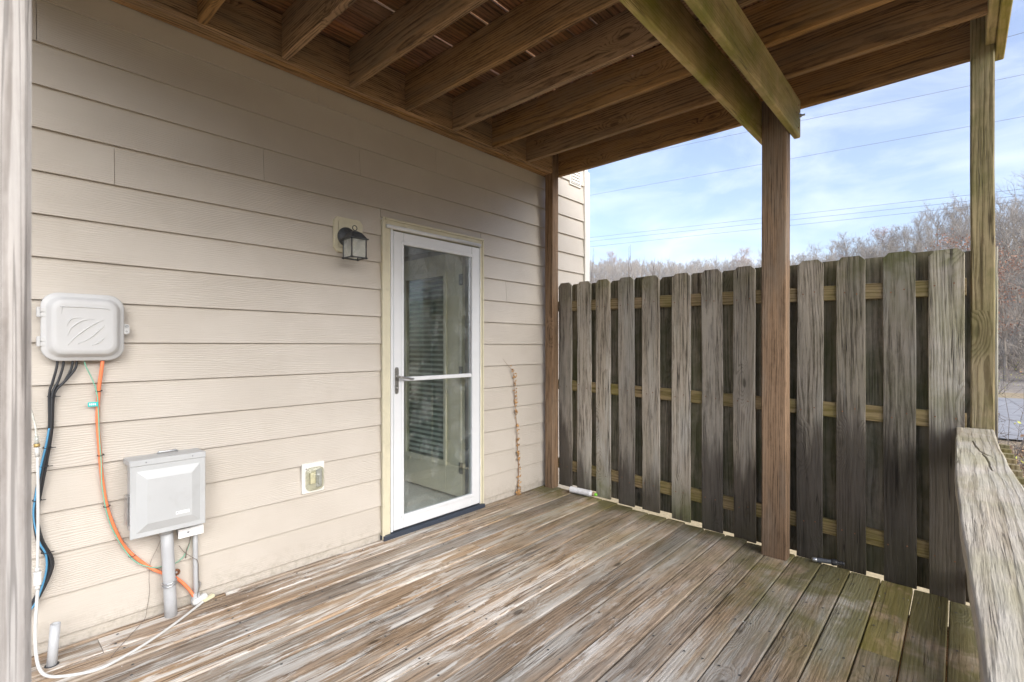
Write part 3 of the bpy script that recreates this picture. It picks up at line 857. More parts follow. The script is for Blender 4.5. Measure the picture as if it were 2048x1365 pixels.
for i in range(len(yy)):
    nxt = yy[i + 1] if i + 1 < len(yy) else yy[i] - 0.21
    yc = (yy[i] + nxt) / 2 - 0.145
    zt = tops[i][1] - random.uniform(0.004, 0.016)
    zb = tops[i][2] + random.uniform(0.002, 0.018)
    off_ = 0.060
    p0 = Vector((fence_x(yc) + off_, yc - 0.0, zb)); p1 = Vector((fence_x(yc) + off_, yc, zt))
    board('picket', p0, p1, 0.143, 0.017, fnorm, WOOD_FENCE_BACK, fence, c=0.002, seg=5, warp=0.005, seed=i * 1.7 + 40, dogear=0.028)
for (za, zb) in ((1.585, 1.535), (0.872, 0.826), (0.150, 0.108)):
    pa, pb = Vector((fence_x(-0.09) + 0.0405, -0.09, za)), Vector((fence_x(-2.86) + 0.0405, -2.86, zb))
    board('rail', pa, pb, 0.090, 0.038, fnorm, WOOD_RAIL, fence, c=0.003, seg=5, warp=0.002, seed=za)
bm = bmesh.new()
for (yl, zt, zb) in tops:
    for (za, zb2) in ((1.585, 1.535), (0.872, 0.826), (0.150, 0.108)):
        zc = za + (zb2 - za) * (-yl / 2.86) + 0.045
        for dy in (-0.035, -0.105):
            yv = yl + dy + random.uniform(-0.01, 0.01)
            bmesh.ops.create_circle(bm, cap_ends=True, radius=0.0042, segments=7, matrix=Matrix.Translation((fence_x(yv) - 0.0205, yv, zc + random.uniform(-0.02, 0.02))) @ Matrix.Rotation(R(90), 4, 'Y'))
tag(bm_obj('nail_heads', bm, RUST, fence), kind='stuff')
p0 = Vector((3.69, -2.955, -0.9))
board('fence_post', p0, (3.69, -2.955, 1.80), 0.03, 0.085, (1, 0, 0), WOOD_FENCE, fence, c=0.004, seg=4)

# ================================================================== HANDRAIL
rail = empty('handrail', (3.45, -2.89, 0.80), 'pale weathered handrail with a cracked warped cap board beside the camera', 'railing')
def cap_bow(t):
    # follows the warp of the old plank: wanders sideways and dips
    return (0.018 * math.sin(t * 3.0 + 0.2) - 0.003, 0.004 * math.sin(t * 7.0))
cap_w = 0.142
bm = bmesh.new()
# cap built as a fine grid so that its edges wander and its checks are real grooves
NXc, NYc = 150, 22
Lc = 3.52 + 0.6
inner_edge = [(3.52, -2.819), (3.0, -2.818), (2.3, -2.820), (1.67, -2.832), (1.32, -2.843), (1.0, -2.853), (0.6, -2.858), (-0.6, -2.858)]
outer_edge = [(3.52, -2.962), (3.0, -2.959), (2.6, -2.963), (2.1, -2.976), (1.3, -2.990), (0.6, -2.996), (-0.6, -2.998)]
def lerp(tab, x):
    for (a, b) in zip(tab, tab[1:]):
        if b[0] <= x <= a[0]:
            k = (a[0] - x) / (a[0] - b[0]); k = k * k * (3 - 2 * k)
            return a[1] + (b[1] - a[1]) * k
    return tab[-1][1]
CHECKS = [((3.05, -2.875), (2.78, -2.890)), ((2.78, -2.890), (2.66, -2.925)), ((2.72, -2.90), (2.36, -2.918))]
def check_depth(x, y):
    dd = 0.0
    for (a, b) in CHECKS:
        ax, ay, bx, by = *a, *b
        t = max(0, min(1, ((x - ax) * (bx - ax) + (y - ay) * (by - ay)) / ((bx - ax) ** 2 + (by - ay) ** 2)))
        px_, py_ = ax + (bx - ax) * t, ay + (by - ay) * t + 0.006 * noise.noise(Vector((x * 9, ax * 5, 0)))
        dist = math.hypot((x - px_) * 0.4, y - py_)
        wd = 0.0022 * math.sin(math.pi * min(0.999, max(0.02, t))) ** 0.5 + 0.0010
        if dist < wd * 1.6: dd = max(dd, 0.006 * (1 - dist / (wd * 1.6)))
    return dd
grid = []
NYc = 72; NXc = 260
for i in range(NXc + 1):
    x = 3.518 - Lc * i / NXc
    yi, yo = lerp(inner_edge, x), lerp(outer_edge, x)
    yi += 0.0018 * noise.noise(Vector((x * 6, 1, 0))); yo += 0.0025 * noise.noise(Vector((x * 5, 8, 0)))
    row_ = []
    for j in range(NYc + 1):
        u = j / NYc
        yv = yi + (yo - yi) * u
        e = min(u, 1 - u) * abs(yi - yo)
        z = 0.842 + 0.0020 * noise.noise(Vector((x * 1.5, yv * 9, 3))) + 0.0006 * noise.noise(Vector((x * 3, yv * 90, 5)))
        if e < 0.006: z -= (0.006 - e) ** 2 * 120
        z -= check_depth(x, yv)
        row_.append((x, yv, z))
    grid.append(row_)
vv, ff = [], []
for row_ in grid: vv += row_
base_n = len(vv)
for row_ in grid: vv += [(row_[0][0], row_[0][1] + 0.001, 0.803), (row_[-1][0], row_[-1][1], 0.803)]
S = NYc + 1
for i in range(NXc):
    for j in range(NYc):
        a = i * S + j
        ff.append((a, a + 1, a + S + 1, a + S))
    a, b = base_n + 2 * i, base_n + 2 * i + 2
    ff.append((i * S, (i + 1) * S, b, a))
    ff.append((i * S + NYc, a + 1, b + 1, (i + 1) * S + NYc))
    ff.append((a, b, b + 1, a + 1))
ff.append(tuple(range(S)) + (base_n + 1, base_n))
ff.append(tuple(range(NXc * S, NXc * S + S))[::-1] + (base_n + 2 * NXc, base_n + 2 * NXc + 1))
Mc = frame((3.518, -2.82, 0.803), (-1, 0, 0), (0, 0, 1))
Mi = Mc.inverted()
cap = mesh_obj('cap_board', [Mi @ Vector(p) for p in vv], ff, WOOD_CAP, rail, Mc)
board('side_rail', (-0.6, -2.935, 0.705), (3.515, -2.935, 0.705), 0.038, 0.089, (0, 0, 1), WOOD_POST_OLIVE, rail, seg=3)
board('side_rail', (-0.6, -2.935, 0.03), (3.515, -2.935, 0.03), 0.038, 0.089, (0, 0, 1), WOOD_POST_OLIVE, rail, seg=3)
for k in range(30):
    x = 3.40 - k * 0.135
    board('baluster', (x, -2.9745, 0.0), (x, -2.9745, 0.79), 0.036, 0.036, (0, -1, 0), WOOD_POST_OLIVE, rail, c=0.002, seg=1)

# ================================================================== THINGS ON THE WALL
# ---- lantern on its mounting block
lamp = empty('wall_lantern', (1.59, -0.02, 1.93), 'black iron lantern with glass sides on a cream block beside the door', 'lamp')
def oct_(x0, x1, z0, z1, c): return [(x0 + c, z0), (x1 - c, z0), (x1, z0 + c), (x1, z1 - c), (x1 - c, z1), (x0 + c, z1), (x0, z1 - c), (x0, z0 + c)]
extrude_poly('mounting_block', oct_(1.497, 1.690, 1.842, 2.056, 0.022)[::-1], -0.034, -0.014, TRIM, lamp, 0.003)
extrude_poly('mounting_block', oct_(1.522, 1.665, 1.868, 2.030, 0.004)[::-1], -0.0385, -0.0345, TRIM, lamp, 0.002)
LX, LY = 1.563, -0.155
RX = Matrix.Rotation(R(90), 4, 'X')
lathe('back_plate', [(0.060, 0), (0.060, 0.008), (0.052, 0.016), (0.030, 0.026), (0.022, 0.034), (0.0, 0.036)], BLACK_IRON, lamp, Matrix.Translation((1.575, -0.039, 1.936)) @ RX, 28)
tube('arm', [(1.575, -0.060, 1.936), (1.572, -0.095, 1.945), (LX, -0.120, 1.938), (LX, -0.128, 1.928)], 0.013, BLACK_IRON, lamp, 10)
def frustum(name, w0, w1, z0, z1, mat, parent, cx=LX, cy=LY):
    v_ = [(cx + sx * w0, cy + sy * w0, z0) for sx, sy in ((-1, -1), (1, -1), (1, 1), (-1, 1))] + [(cx + sx * w1, cy + sy * w1, z1) for sx, sy in ((-1, -1), (1, -1), (1, 1), (-1, 1))]
    return mesh_obj(name, v_, [(3, 2, 1, 0), (4, 5, 6, 7), (0, 1, 5, 4), (1, 2, 6, 5), (2, 3, 7, 6), (3, 0, 4, 7)], mat, parent)
ZB, ZT = 1.792, 1.902
frustum('roof_rim', 0.059, 0.059, ZT, ZT + 0.006, BLACK_IRON, lamp)
rf = frustum('roof', 0.053, 0.030, ZT + 0.0065, ZT + 0.040, BLACK_IRON, lamp)
frustum('roof_cap', 0.030, 0.010, ZT + 0.0405, ZT + 0.052, BLACK_IRON, lamp)
ring_pts = [(LX + 0.0145 * math.cos(R(a)), LY, ZT + 0.070 + 0.0145 * math.sin(R(a))) for a in range(-90, 271, 24)]
tube('ring', ring_pts, 0.0026, BLACK_IRON, lamp, 8, 2)
for sx, sy in ((-1, -1), (1, -1), (1, 1), (-1, 1)):
    tube('cage_bar', [(LX + sx * 0.047, LY + sy * 0.047, ZT), (LX + sx * 0.047, LY + sy * 0.047, ZB - 0.006)], 0.0042, BLACK_IRON, lamp, 6, 0)
for (a, b) in (((-1, -1), (1, -1)), ((1, -1), (1, 1)), ((1, 1), (-1, 1)), ((-1, 1), (-1, -1))):
    e = 1.22
    pa = Vector((LX + a[0] * 0.047, LY + a[1] * 0.047, ZB)); pb = Vector((LX + b[0] * 0.047, LY + b[1] * 0.047, ZB)); d_ = (pb - pa) * 0.11
    tube('cage_bar', [pa - d_, pb + d_], 0.0042, BLACK_IRON, lamp, 6, 0)
    q = Vector((-(b[1] - a[1]), b[0] - a[0], 0)).normalized() * 0.0006
    A, B = pa.lerp(pb, 0.04), pa.lerp(pb, 0.96)
    up = Vector((0, 0, ZT - ZB - 0.002))
    mesh_obj('glass_pane', [A, B, B + up, A + up], [(0, 1, 2, 3)], LAMP_GLASS, lamp)
lathe('socket', [(0.013, 0), (0.013, 0.03), (0.0, 0.03)], CREAM, lamp, Matrix.Translation((LX, LY, ZT - 0.031)), 14)
lathe('bulb', [(0.0, -0.058), (0.008, -0.055), (0.016, -0.044), (0.0175, -0.030), (0.013, -0.012), (0.009, 0.0)], BULB, lamp, Matrix.Translation((LX, LY, ZT - 0.032)), 16)

# ---- rounded telecom box
tb = empty('telecom_box', (0.345, -0.02, 1.21), 'white rounded plastic telecom box with raised swooshes on the siding', 'utility box')
extrude_poly('back_shell', rrect(0.215, 0.474, 1.212, 1.484, 0.052), -0.050, -0.012, PLASTIC, tb, 0.002)
def pillow(name, x0, x1, z0, z1, r, y0, y1, mat, parent):
    """lid: flange, then a soft step up to a flat face"""
    steps = [(0.0, y0), (0.0, y0 - 0.010), (0.004, y0 - 0.013), (0.013, y0 - 0.0145), (0.019, y0 - 0.019), (0.026, y1 + 0.008), (0.033, y1 + 0.002), (0.046, y1)]
    rings_ = []
    for ins, yv in steps:
        rings_.append([(x, yv, z) for x, z in rrect(x0 + ins, x1 - ins, z0 + ins, z1 - ins, max(0.012, r - ins * 0.55), 9)])
    n_ = len(rings_[0]); vv_, ff_ = [], []
    for rg in rings_: vv_ += rg
    for i in range(len(rings_) - 1):
        for k_ in range(n_):
            k2 = (k_ + 1) % n_
            ff_.append((i * n_ + k_, (i + 1) * n_ + k_, (i + 1) * n_ + k2, i * n_ + k2))
    ff_.append(tuple(range((len(rings_) - 1) * n_, len(rings_) * n_))[::-1])
    ff_.append(tuple(range(n_)))
    o = mesh_obj(name, vv_, ff_, mat, parent)
    o.data.polygons.foreach_set('use_smooth', [True] * (len(ff_) - 2) + [False, False])
    return o
lid = pillow('lid', 0.209, 0.480, 1.206, 1.491, 0.058, -0.0505, -0.098, PLASTIC, tb)
Y_F = -0.0984
for pts in ([(0.286, 1.350), (0.289, 1.366), (0.298, 1.380), (0.312, 1.386), (0.333, 1.385)], [(0.288, 1.312), (0.298, 1.343), (0.328, 1.373), (0.350, 1.380), (0.373, 1.382)],
            [(0.289, 1.272), (0.312, 1.307), (0.357, 1.351), (0.385, 1.371), (0.405, 1.381)], [(0.320, 1.277), (0.359, 1.304), (0.388, 1.336), (0.407, 1.357)],
            [(0.365, 1.272), (0.388, 1.284), (0.407, 1.304)], [(0.268, 1.400), (0.270, 1.426), (0.276, 1.432), (0.40, 1.431), (0.420, 1.426), (0.425, 1.421)]):
    n_ = (len(pts) - 1) * 6 + 1
    tube('swoosh', [(x, Y_F + 0.0006, z) for x, z in pts], [0.0008 + 0.0026 * math.sin(math.pi * min(1, (i + 1) / n_)) for i in range(n_)], PLASTIC, lid, 6, 6)
for zc in (1.407, 1.288):
    hg = box('hinge', (0.197, -0.070, zc - 0.021), (0.2075, -0.040, zc + 0.021), PLASTIC, tb, 0.002)
    box('hinge_leaf', (0.206, -0.0665, zc - 0.019), (0.228, -0.0606, zc - 0.002), PLASTIC, hg, 0.001)
    box('hinge_leaf', (0.206, -0.0665, zc + 0.001), (0.228, -0.0606, zc + 0.018), PLASTIC, hg, 0.001)
lt = extrude_poly('latch', rrect(0.474, 0.500, 1.322, 1.368, 0.010), -0.058, -0.046, PLASTIC, tb, 0.002)
lathe('screw', [(0.0072, 0), (0.0072, 0.003), (0.0045, 0.003), (0.004, 0.001), (0, 0.001)], PLASTIC_DARK, lt, Matrix.Translation((0.489, -0.0582, 1.357)) @ RX, 14)
lathe('screw', [(0.004, 0), (0.004, 0.001), (0, 0.001)], PLASTIC_DARK, lt, Matrix.Translation((0.489, -0.0582, 1.334)) @ RX, 12)

# ---- cables below the telecom box
cb = empty('cable_bundle', (0.24, -0.03, 0.21), 'black cables tied together running down from the white telecom box', 'cable')
trunk_ = [(0.244, 1.066), (0.241, 0.921), (0.222, 0.779), (0.203, 0.660), (0.196, 0.580), (0.210, 0.474), (0.238, 0.390), (0.238, 0.330), (0.200, 0.240), (0.165, 0.190), (0.10, 0.12)]
for k, (xs_, o_) in enumerate(((0.262, (-0.007, 0.000)), (0.281, (0.000, -0.006)), (0.309, (0.006, 0.000)), (0.322, (0.001, 0.006)))):
    pts = [(xs_, -0.045, 1.215), (xs_ - 0.004, -0.044, 1.175), ((xs_ + 0.246) / 2 + o_[0], -0.040, 1.120)]
    pts += [(x + o_[0] + 0.002 * math.sin(i * 2.1 + k), -0.036 + o_[1], z) for i, (x, z) in enumerate(trunk_)]
    tube('cable', pts, 0.0046, RUBBER, cb, 8, 7)
tube('blue_cable', [(0.236, -0.043, 0.93), (0.226, -0.046, 0.86), (0.212, -0.044, 0.779), (0.196, -0.040, 0.66), (0.190, -0.040, 0.58), (0.205, -0.044, 0.474), (0.226, -0.045, 0.41), (0.225, -0.045, 0.33), (0.196, -0.045, 0.228), (0.155, -0.045, 0.17)], 0.0036, BLUE, cb, 8, 7)
def ring_at(name, x, y, z, r, t, mat, parent, ang=0):
    tube(name, [(x + r * math.cos(R(a)), y + r * math.sin(R(a)), z + 0.15 * r * math.sin(R(a + ang))) for a in range(0, 361, 30)], t, mat, parent, 6, 2)
for (x, z) in ((0.2445, 1.060), (0.2305, 0.850), (0.221, 0.775), (0.200, 0.640), (0.226, 0.420)):
    ring_at('cable_tie', x, -0.037, z, 0.0135, 0.0018, RUBBER, cb)
    box('tie_tail', (x + 0.012, -0.050, z - 0.002), (x + 0.026, -0.0485, z + 0.001), RUBBER, cb)
oc = empty('orange_duct', (0.70, -0.03, 0.0), 'orange flexible duct curving down the wall to the thin conduit', 'cable')
orange_ = [(0.408, -0.045, 1.215), (0.405, -0.042, 1.17), (0.397, -0.030, 1.077), (0.393, -0.026, 0.946), (0.400, -0.026, 0.813), (0.409, -0.026, 0.680), (0.428, -0.026, 0.543), (0.471, -0.026, 0.398), (0.516, -0.026, 0.316),
           (0.582, -0.027, 0.235), (0.631, -0.026, 0.192), (0.690, -0.028, 0.146), (0.738, -0.034, 0.078), (0.768, -0.044, 0.014)]
tube('duct', orange_, 0.0072, ORANGE, oc, 10, 7)
gw = empty('green_wire', (0.5, -0.04, 0.2), 'thin green ground wire tied to the orange duct with a teal tag', 'cable')
tube('wire', [(0.345, -0.045, 1.212), (0.352, -0.044, 1.18), (0.374, -0.040, 1.122), (0.391, -0.038, 1.045), (0.398, -0.037, 0.860), (0.404, -0.037, 0.760), (0.408, -0.038, 0.638), (0.438, -0.038, 0.470), (0.509, -0.038, 0.306),
              (0.580, -0.036, 0.240), (0.628, -0.022, 0.222), (0.683, -0.022, 0.220), (0.720, -0.024, 0.246), (0.741, -0.030, 0.300), (0.746, -0.036, 0.365)], 0.0024, GREEN, gw, 8, 6)
tg = box('tag', (0.358, -0.0445, 1.006), (0.393, -0.0425, 1.026), TEAL, gw, 0.001)
for k in range(4): box('print', (0.3625 + k * 0.006, -0.0452, 1.012), (0.3665 + k * 0.006, -0.0447, 1.0205), LABEL, tg)
for (x, z) in ((0.397, 1.072), (0.403, 0.790), (0.424, 0.560), (0.514, 0.312)):
    ring_at('cable_tie', x, -0.030, z, 0.0115, 0.0017, RUBBER, gw, 40)
wc = empty('white_cable', (0.40, -0.20, 0.0), 'white power cord with an inline plug looping across the deck boards', 'cord')
tube('cord', [(0.150, -0.030, 1.12), (0.168, -0.06, 1.06), (0.188, -0.10, 0.965), (0.194, -0.12, 0.878)], 0.0042, LAMP_GLASS, wc, 8, 7)
tube('collar', [(0.1935, -0.12, 0.882), (0.194, -0.12, 0.870)], 0.0100, BRASS, wc, 10, 0)
tube('collar', [(0.194, -0.12, 0.869), (0.1955, -0.12, 0.830)], 0.0070, CABLE, wc, 10, 0)
tube('collar', [(0.193, -0.118, 0.912), (0.1935, -0.12, 0.8825)], 0.0072, LAMP_GLASS, wc, 10, 0)
tube('cord', [(0.1955, -0.12, 0.832), (0.197, -0.12, 0.70), (0.197, -0.122, 0.56), (0.196, -0.124, 0.46), (0.195, -0.124, 0.388)], 0.0052, CABLE, wc, 10, 7)
box('plug', (0.183, -0.134, 0.322), (0.207, -0.112, 0.376), CABLE, wc, 0.003)
for (za, zb) in ((0.3765, 0.392), (0.305, 0.3215)):
    tube('strain_relief', [(0.1955, -0.123, za), (0.1955, -0.123, zb)], 0.0085, CABLE, wc, 10, 0)
tube('cord', [(0.196, -0.123, 0.308), (0.193, -0.126, 0.25), (0.188, -0.140, 0.17), (0.187, -0.165, 0.09), (0.194, -0.198, 0.030), (0.214, -0.235, 0.0045), (0.26, -0.281, 0.0015), (0.344, -0.322, 0.0005), (0.424, -0.305, 0.0005),
              (0.536, -0.249, 0.0015), (0.646, -0.175, 0.003), (0.760, -0.085, 0.005), (0.790, -0.068, 0.010)], 0.0058, CABLE, wc, 10, 7)
M_ = Matrix.Translation((0.815, -0.058, 0.016)) @ Matrix.Rotation(R(26), 4, 'Z')
bm = bmesh.new(); vs0 = bmbox(bm, (-0.030, -0.013, -0.008), (0.030, 0.013, 0.008)); bmesh.ops.bevel(bm, geom=bm.edges[:], offset=0.004, segments=2, affect='EDGES')
bm_obj('plug_end', bm, CREAM, wc, M_)
M_ = Matrix.Translation((0.782, -0.055, 0.022)) @ Matrix.Rotation(R(70), 4, 'Y')
lathe('wrap', [(0.010, -0.035), (0.017, -0.025), (0.014, 0.0), (0.019, 0.018), (0.012, 0.030)], CABLE, wc, M_, 9, False)

# ---- grey utility cabinet
cab = empty('utility_cabinet', (0.64, -0.07, 0.42), 'grey metal utility cabinet with a raised cover mounted on the siding', 'cabinet')
box('body', (0.500, -0.128, 0.430), (0.775, -0.012, 0.752), CABINET, cab, 0.003)
cv = box('cover', (0.487, -0.1395, 0.418), (0.779, -0.1285, 0.735), CABINET, cab, 0.002)
vv = []
for ins, yv in ((0.022, -0.1397), (0.060, -0.1535)):
    vv += [(0.487 + ins, yv, 0.418 + ins), (0.779 - ins, yv, 0.418 + ins), (0.779 - ins, yv, 0.735 - ins), (0.487 + ins, yv, 0.735 - ins)]
mesh_obj('raised_panel', vv, [(0, 1, 5, 4), (1, 2, 6, 5), (2, 3, 7, 6), (3, 0, 4, 7), (4, 5, 6, 7)], CABINET, cv)
box('label_strip', (0.655, -0.1550, 0.493), (0.709, -0.1538, 0.506), LABEL, cv)
lathe('label_mark', [(0.003, 0), (0.003, 0.0006), (0, 0.0006)], PRINT, cv, Matrix.Translation((0.6615, -0.1551, 0.4995)) @ RX, 10)
hd = box('hood', (0.485, -0.142, 0.7355), (0.781, -0.0115, 0.7625), CABINET, cab, 0.003)
for x in (0.545, 0.725): lathe('rivet', [(0.0028, 0), (0.002, 0.0015), (0, 0.0018)], PRINT, hd, Matrix.Translation((x, -0.1421, 0.750)) @ RX, 8)
tube('strap', [(0.610, -0.030, 0.763), (0.618, -0.040, 0.770), (0.650, -0.045, 0.771), (0.682, -0.040, 0.770), (0.690, -0.030, 0.763)], 0.0045, STEEL, cab, 6, 6)
box('side_bracket', (0.4845, -0.10, 0.47), (0.4995, -0.04, 0.60), STEEL, cab, 0.002)
br = box('bracket', (0.682, -0.082, 0.352), (0.788, -0.0785, 0.394), LABEL, cab, 0.001)
box('bracket_lip', (0.682, -0.078, 0.3905), (0.788, -0.014, 0.394), LABEL, cab, 0.0005)
mesh_obj('gusset', [(0.683, -0.078, 0.390), (0.683, -0.016, 0.390), (0.683, -0.078, 0.355), (0.685, -0.078, 0.390), (0.685, -0.016, 0.390), (0.685, -0.078, 0.355)], [(0, 1, 2), (5, 4, 3), (0, 2, 5, 3), (0, 3, 4, 1), (1, 4, 5, 2)], STEEL, cab)
lathe('screw', [(0.0055, 0), (0.0055, 0.002), (0, 0.003)], STEEL, br, Matrix.Translation((0.722, -0.0821, 0.375)) @ RX, 10)
# ---- conduits
cp = empty('conduit_pipe', (0.65, -0.075, 0.0), 'thick grey plastic conduit pipe from the cabinet into the deck', 'pipe')
tube('pipe', [(0.638, -0.062, 0.428), (0.648, -0.064, 0.20), (0.657, -0.068, -0.03)], 0.0255, PIPE, cp, 20, 2)
tube('coupling', [(0.6372, -0.062, 0.429), (0.6386, -0.062, 0.388)], 0.0290, PIPE, cp, 20, 0)
for dz in (-0.007, 0.007):
    ring_at('clamp', 0.6498, -0.0645, 0.150 + dz, 0.0275, 0.0040, STEEL, cp, 90)
lathe('clamp_washer', [(0.016, 0), (0.016, 0.004), (0.0, 0.004)], RUST, cp, Matrix.Translation((0.690, -0.016, 0.174)) @ RX, 16)
lathe('clamp_screw', [(0.006, 0), (0.005, 0.003), (0.0, 0.004)], STEEL, cp, Matrix.Translation((0.689, -0.0202, 0.173)) @ RX, 8)
tp = empty('thin_conduit', (0.765, -0.03, 0.0), 'thin pale grey conduit tube beside the thick pipe', 'pipe')
tube('tube', [(0.764, -0.034, 0.392), (0.766, -0.034, 0.20), (0.768, -0.036, 0.012)], 0.0110, PIPE, tp, 14, 2)
box('strap', (0.777, -0.030, 0.070), (0.792, -0.012, 0.094), STEEL, tp, 0.002)
lathe('end_wrap', [(0.018, -0.01), (0.022, 0.010), (0.017, 0.03), (0.0145, 0.045)], PIPE, tp, Matrix.Translation((0.767, -0.038, 0.008)), 10, False)
lw_ = empty('stray_wire', (0.58, -0.05, 0.0), 'thin dark wire hanging loose under the grey cabinet', 'wire')
tube('strand', [(0.632, -0.03, 0.40), (0.617, -0.03, 0.335), (0.585, -0.024, 0.255), (0.580, -0.022, 0.18), (0.582, -0.022, 0.12), (0.572, -0.024, 0.05), (0.560, -0.035, 0.006), (0.500, -0.12, 0.002), (0.43, -0.22, 0.001), (0.40, -0.27, 0.001)], 0.0011, BARK_DARK, lw_, 6, 7)
lw2 = empty('stray_wire', (0.75, -0.05, 0.06), 'frayed thin wire wound round the thin conduit', 'wire')
tube('strand', [(0.700, -0.022, 0.30), (0.722, -0.030, 0.262), (0.752, -0.046, 0.232), (0.772, -0.050, 0.205), (0.776, -0.049, 0.12), (0.779, -0.047, 0.075), (0.768, -0.056, 0.045), (0.775, -0.05, 0.02)], 0.0013, BARK_DARK, lw2, 6, 7)
tube('strand', [(0.746, -0.034, 0.352), (0.740, -0.036, 0.31), (0.728, -0.036, 0.275), (0.724, -0.034, 0.235)], 0.0026, BARK_DARK, lw2, 6, 6)
stub = empty('pipe_stub', (0.238, -0.145, 0.0), 'short open grey pipe stub standing up through the deck', 'pipe')
prf = [(0.0165, -0.04), (0.0165, 0.158), (0.0130, 0.158), (0.0130, 0.02), (0.0, 0.02)]
lathe('pipe', prf, PIPE, stub, Matrix.Translation((0.235, -0.145, 0.0)) @ Matrix.Rotation(R(4), 4, 'Y'), 20)
lathe('deck_hole', [(0.024, -0.0002), (0.020, 0.0006), (0.0166, 0.0007)], RUBBER, stub, Matrix.Translation((0.235, -0.145, -0.0022)), 18)

# ---- covered outlet
ob = empty('outlet_box', (1.37, -0.02, 0.41), 'outdoor socket with a cloudy clear cover on a cream plate', 'socket')
extrude_poly('plate', rrect(1.303, 1.436, 0.415, 0.588, 0.006), -0.028, -0.012, OUTLET, ob, 0.002)
box('socket', (1.345, -0.046, 0.468), (1.376, -0.0285, 0.532), CREAM, ob, 0.006, 2)
box('socket', (1.386, -0.036, 0.440), (1.420, -0.0285, 0.545), PLASTIC_DARK, ob, 0.003)
bub = pillow('cover', 1.322, 1.430, 0.427, 0.560, 0.028, -0.029, -0.074, BUBBLE, ob)
lathe('screw', [(0.004, 0), (0.004, 0.002), (0, 0.002)], PRINT, ob, Matrix.Translation((1.327, -0.0285, 0.556)) @ RX, 8)

# ---- dried vine
vine = empty('dried_vine', (3.176, -0.02, 0.01), 'dried brown vine climbing the siding between door and post', 'vine')
vp = [(3.176, -0.030, 0.0), (3.182, -0.026, 0.057), (3.193, -0.024, 0.247), (3.178, -0.024, 0.379), (3.170, -0.024, 0.551), (3.150, -0.024, 0.724), (3.140, -0.024, 0.85), (3.131, -0.024, 0.960), (3.118, -0.024, 1.054), (3.07, -0.022, 1.095), (3.03, -0.022, 1.13), (3.0, -0.020, 1.162)]
cp_ = catmull(vp, 6)
tube('stem', vp, [0.0042 - 0.0036 * i / (len(cp_) - 1) for i in range(len(cp_))], VINE_STEM, vine, 6, 6)
for k in range(95):
    t = random.random() ** 1.15
    i = int(t * 0.80 * (len(cp_) - 1))
    p = cp_[i] + Vector((random.uniform(-0.014, 0.014), random.uniform(-0.022, -0.004), random.uniform(-0.02, 0.02)))
    sz = random.uniform(0.010, 0.022) * (1.15 - 0.5 * t)
    a = random.uniform(0, 6.3)
    u_ = Vector((math.cos(a), random.uniform(-0.6, 0.6), math.sin(a))).normalized(); w_ = u_.cross(Vector((random.uniform(-0.5, 0.5), -1, random.uniform(-0.5, 0.5)))).normalized()
    n_ = u_.cross(w_)
    mesh_obj('leaf', [p - u_ * sz, p - w_ * sz * 0.55 + n_ * sz * 0.35, p + u_ * sz * 1.1 + n_ * sz * 0.2, p + w_ * sz * 0.55 + n_ * sz * 0.4, p - n_ * sz * 0.15],
             [(0, 1, 4), (1, 2, 4), (2, 3, 4), (3, 0, 4)], VINE_LEAF, vine)

# ================================================================== THINGS ON THE DECK
ax = Vector((0.095, -0.995, -0.0186)).normalized()
c0 = Vector((3.530, -0.325, 0.0255))
Mcan = frame(c0, Vector((0, 0, 1)).cross(ax), ax)
can = empty('spray_can', c0, 'white spray can with a lime green nozzle lying by the fence', 'spray can')
lathe('can_body', [(0.0, 0.003), (0.022, 0.001), (0.0262, 0.003), (0.0270, 0.006), (0.0262, 0.009), (0.0262, 0.188), (0.0268, 0.191), (0.0255, 0.196), (0.018, 0.212), (0.0135, 0.216)], CAN, can, Mcan, 28)
lathe('collar', [(0.0136, 0.2145), (0.0180, 0.216), (0.0180, 0.232), (0.0110, 0.234), (0.0, 0.234)], TAN, can, Mcan, 20)
lathe('nozzle', [(0.0120, 0.2345), (0.0125, 0.246), (0.0105, 0.254), (0.0060, 0.257), (0.0, 0.257)], LIME, can, Mcan, 16)
def on_can(h0, h1, a0, a1, mat, name='print'):
    v_ = []
    for h in (h0, h1):
        for k in range(4):
            a = R(a0 + (a1 - a0) * k / 3)
            v_.append((0.02655 * math.cos(a), 0.02655 * math.sin(a), h))
    mesh_obj(name, v_, [(k, k + 1, k + 5, k + 4) for k in range(3)], mat, can, Mcan)
for r_ in range(9):
    for q_ in range(3):
        if random.random() < 0.8:
            a0 = -150 + q_ * 55 + random.uniform(0, 12)
            on_can(0.050 + r_ * 0.0125, 0.053 + r_ * 0.0125, a0, a0 + random.uniform(20, 42), PLASTIC_DARK)
on_can(0.036, 0.0385, -160, 20, PRINT)
on_can(0.014, 0.030, -140, -95, PLASTIC_DARK); on_can(0.014, 0.030, -75, -40, PLASTIC_DARK)

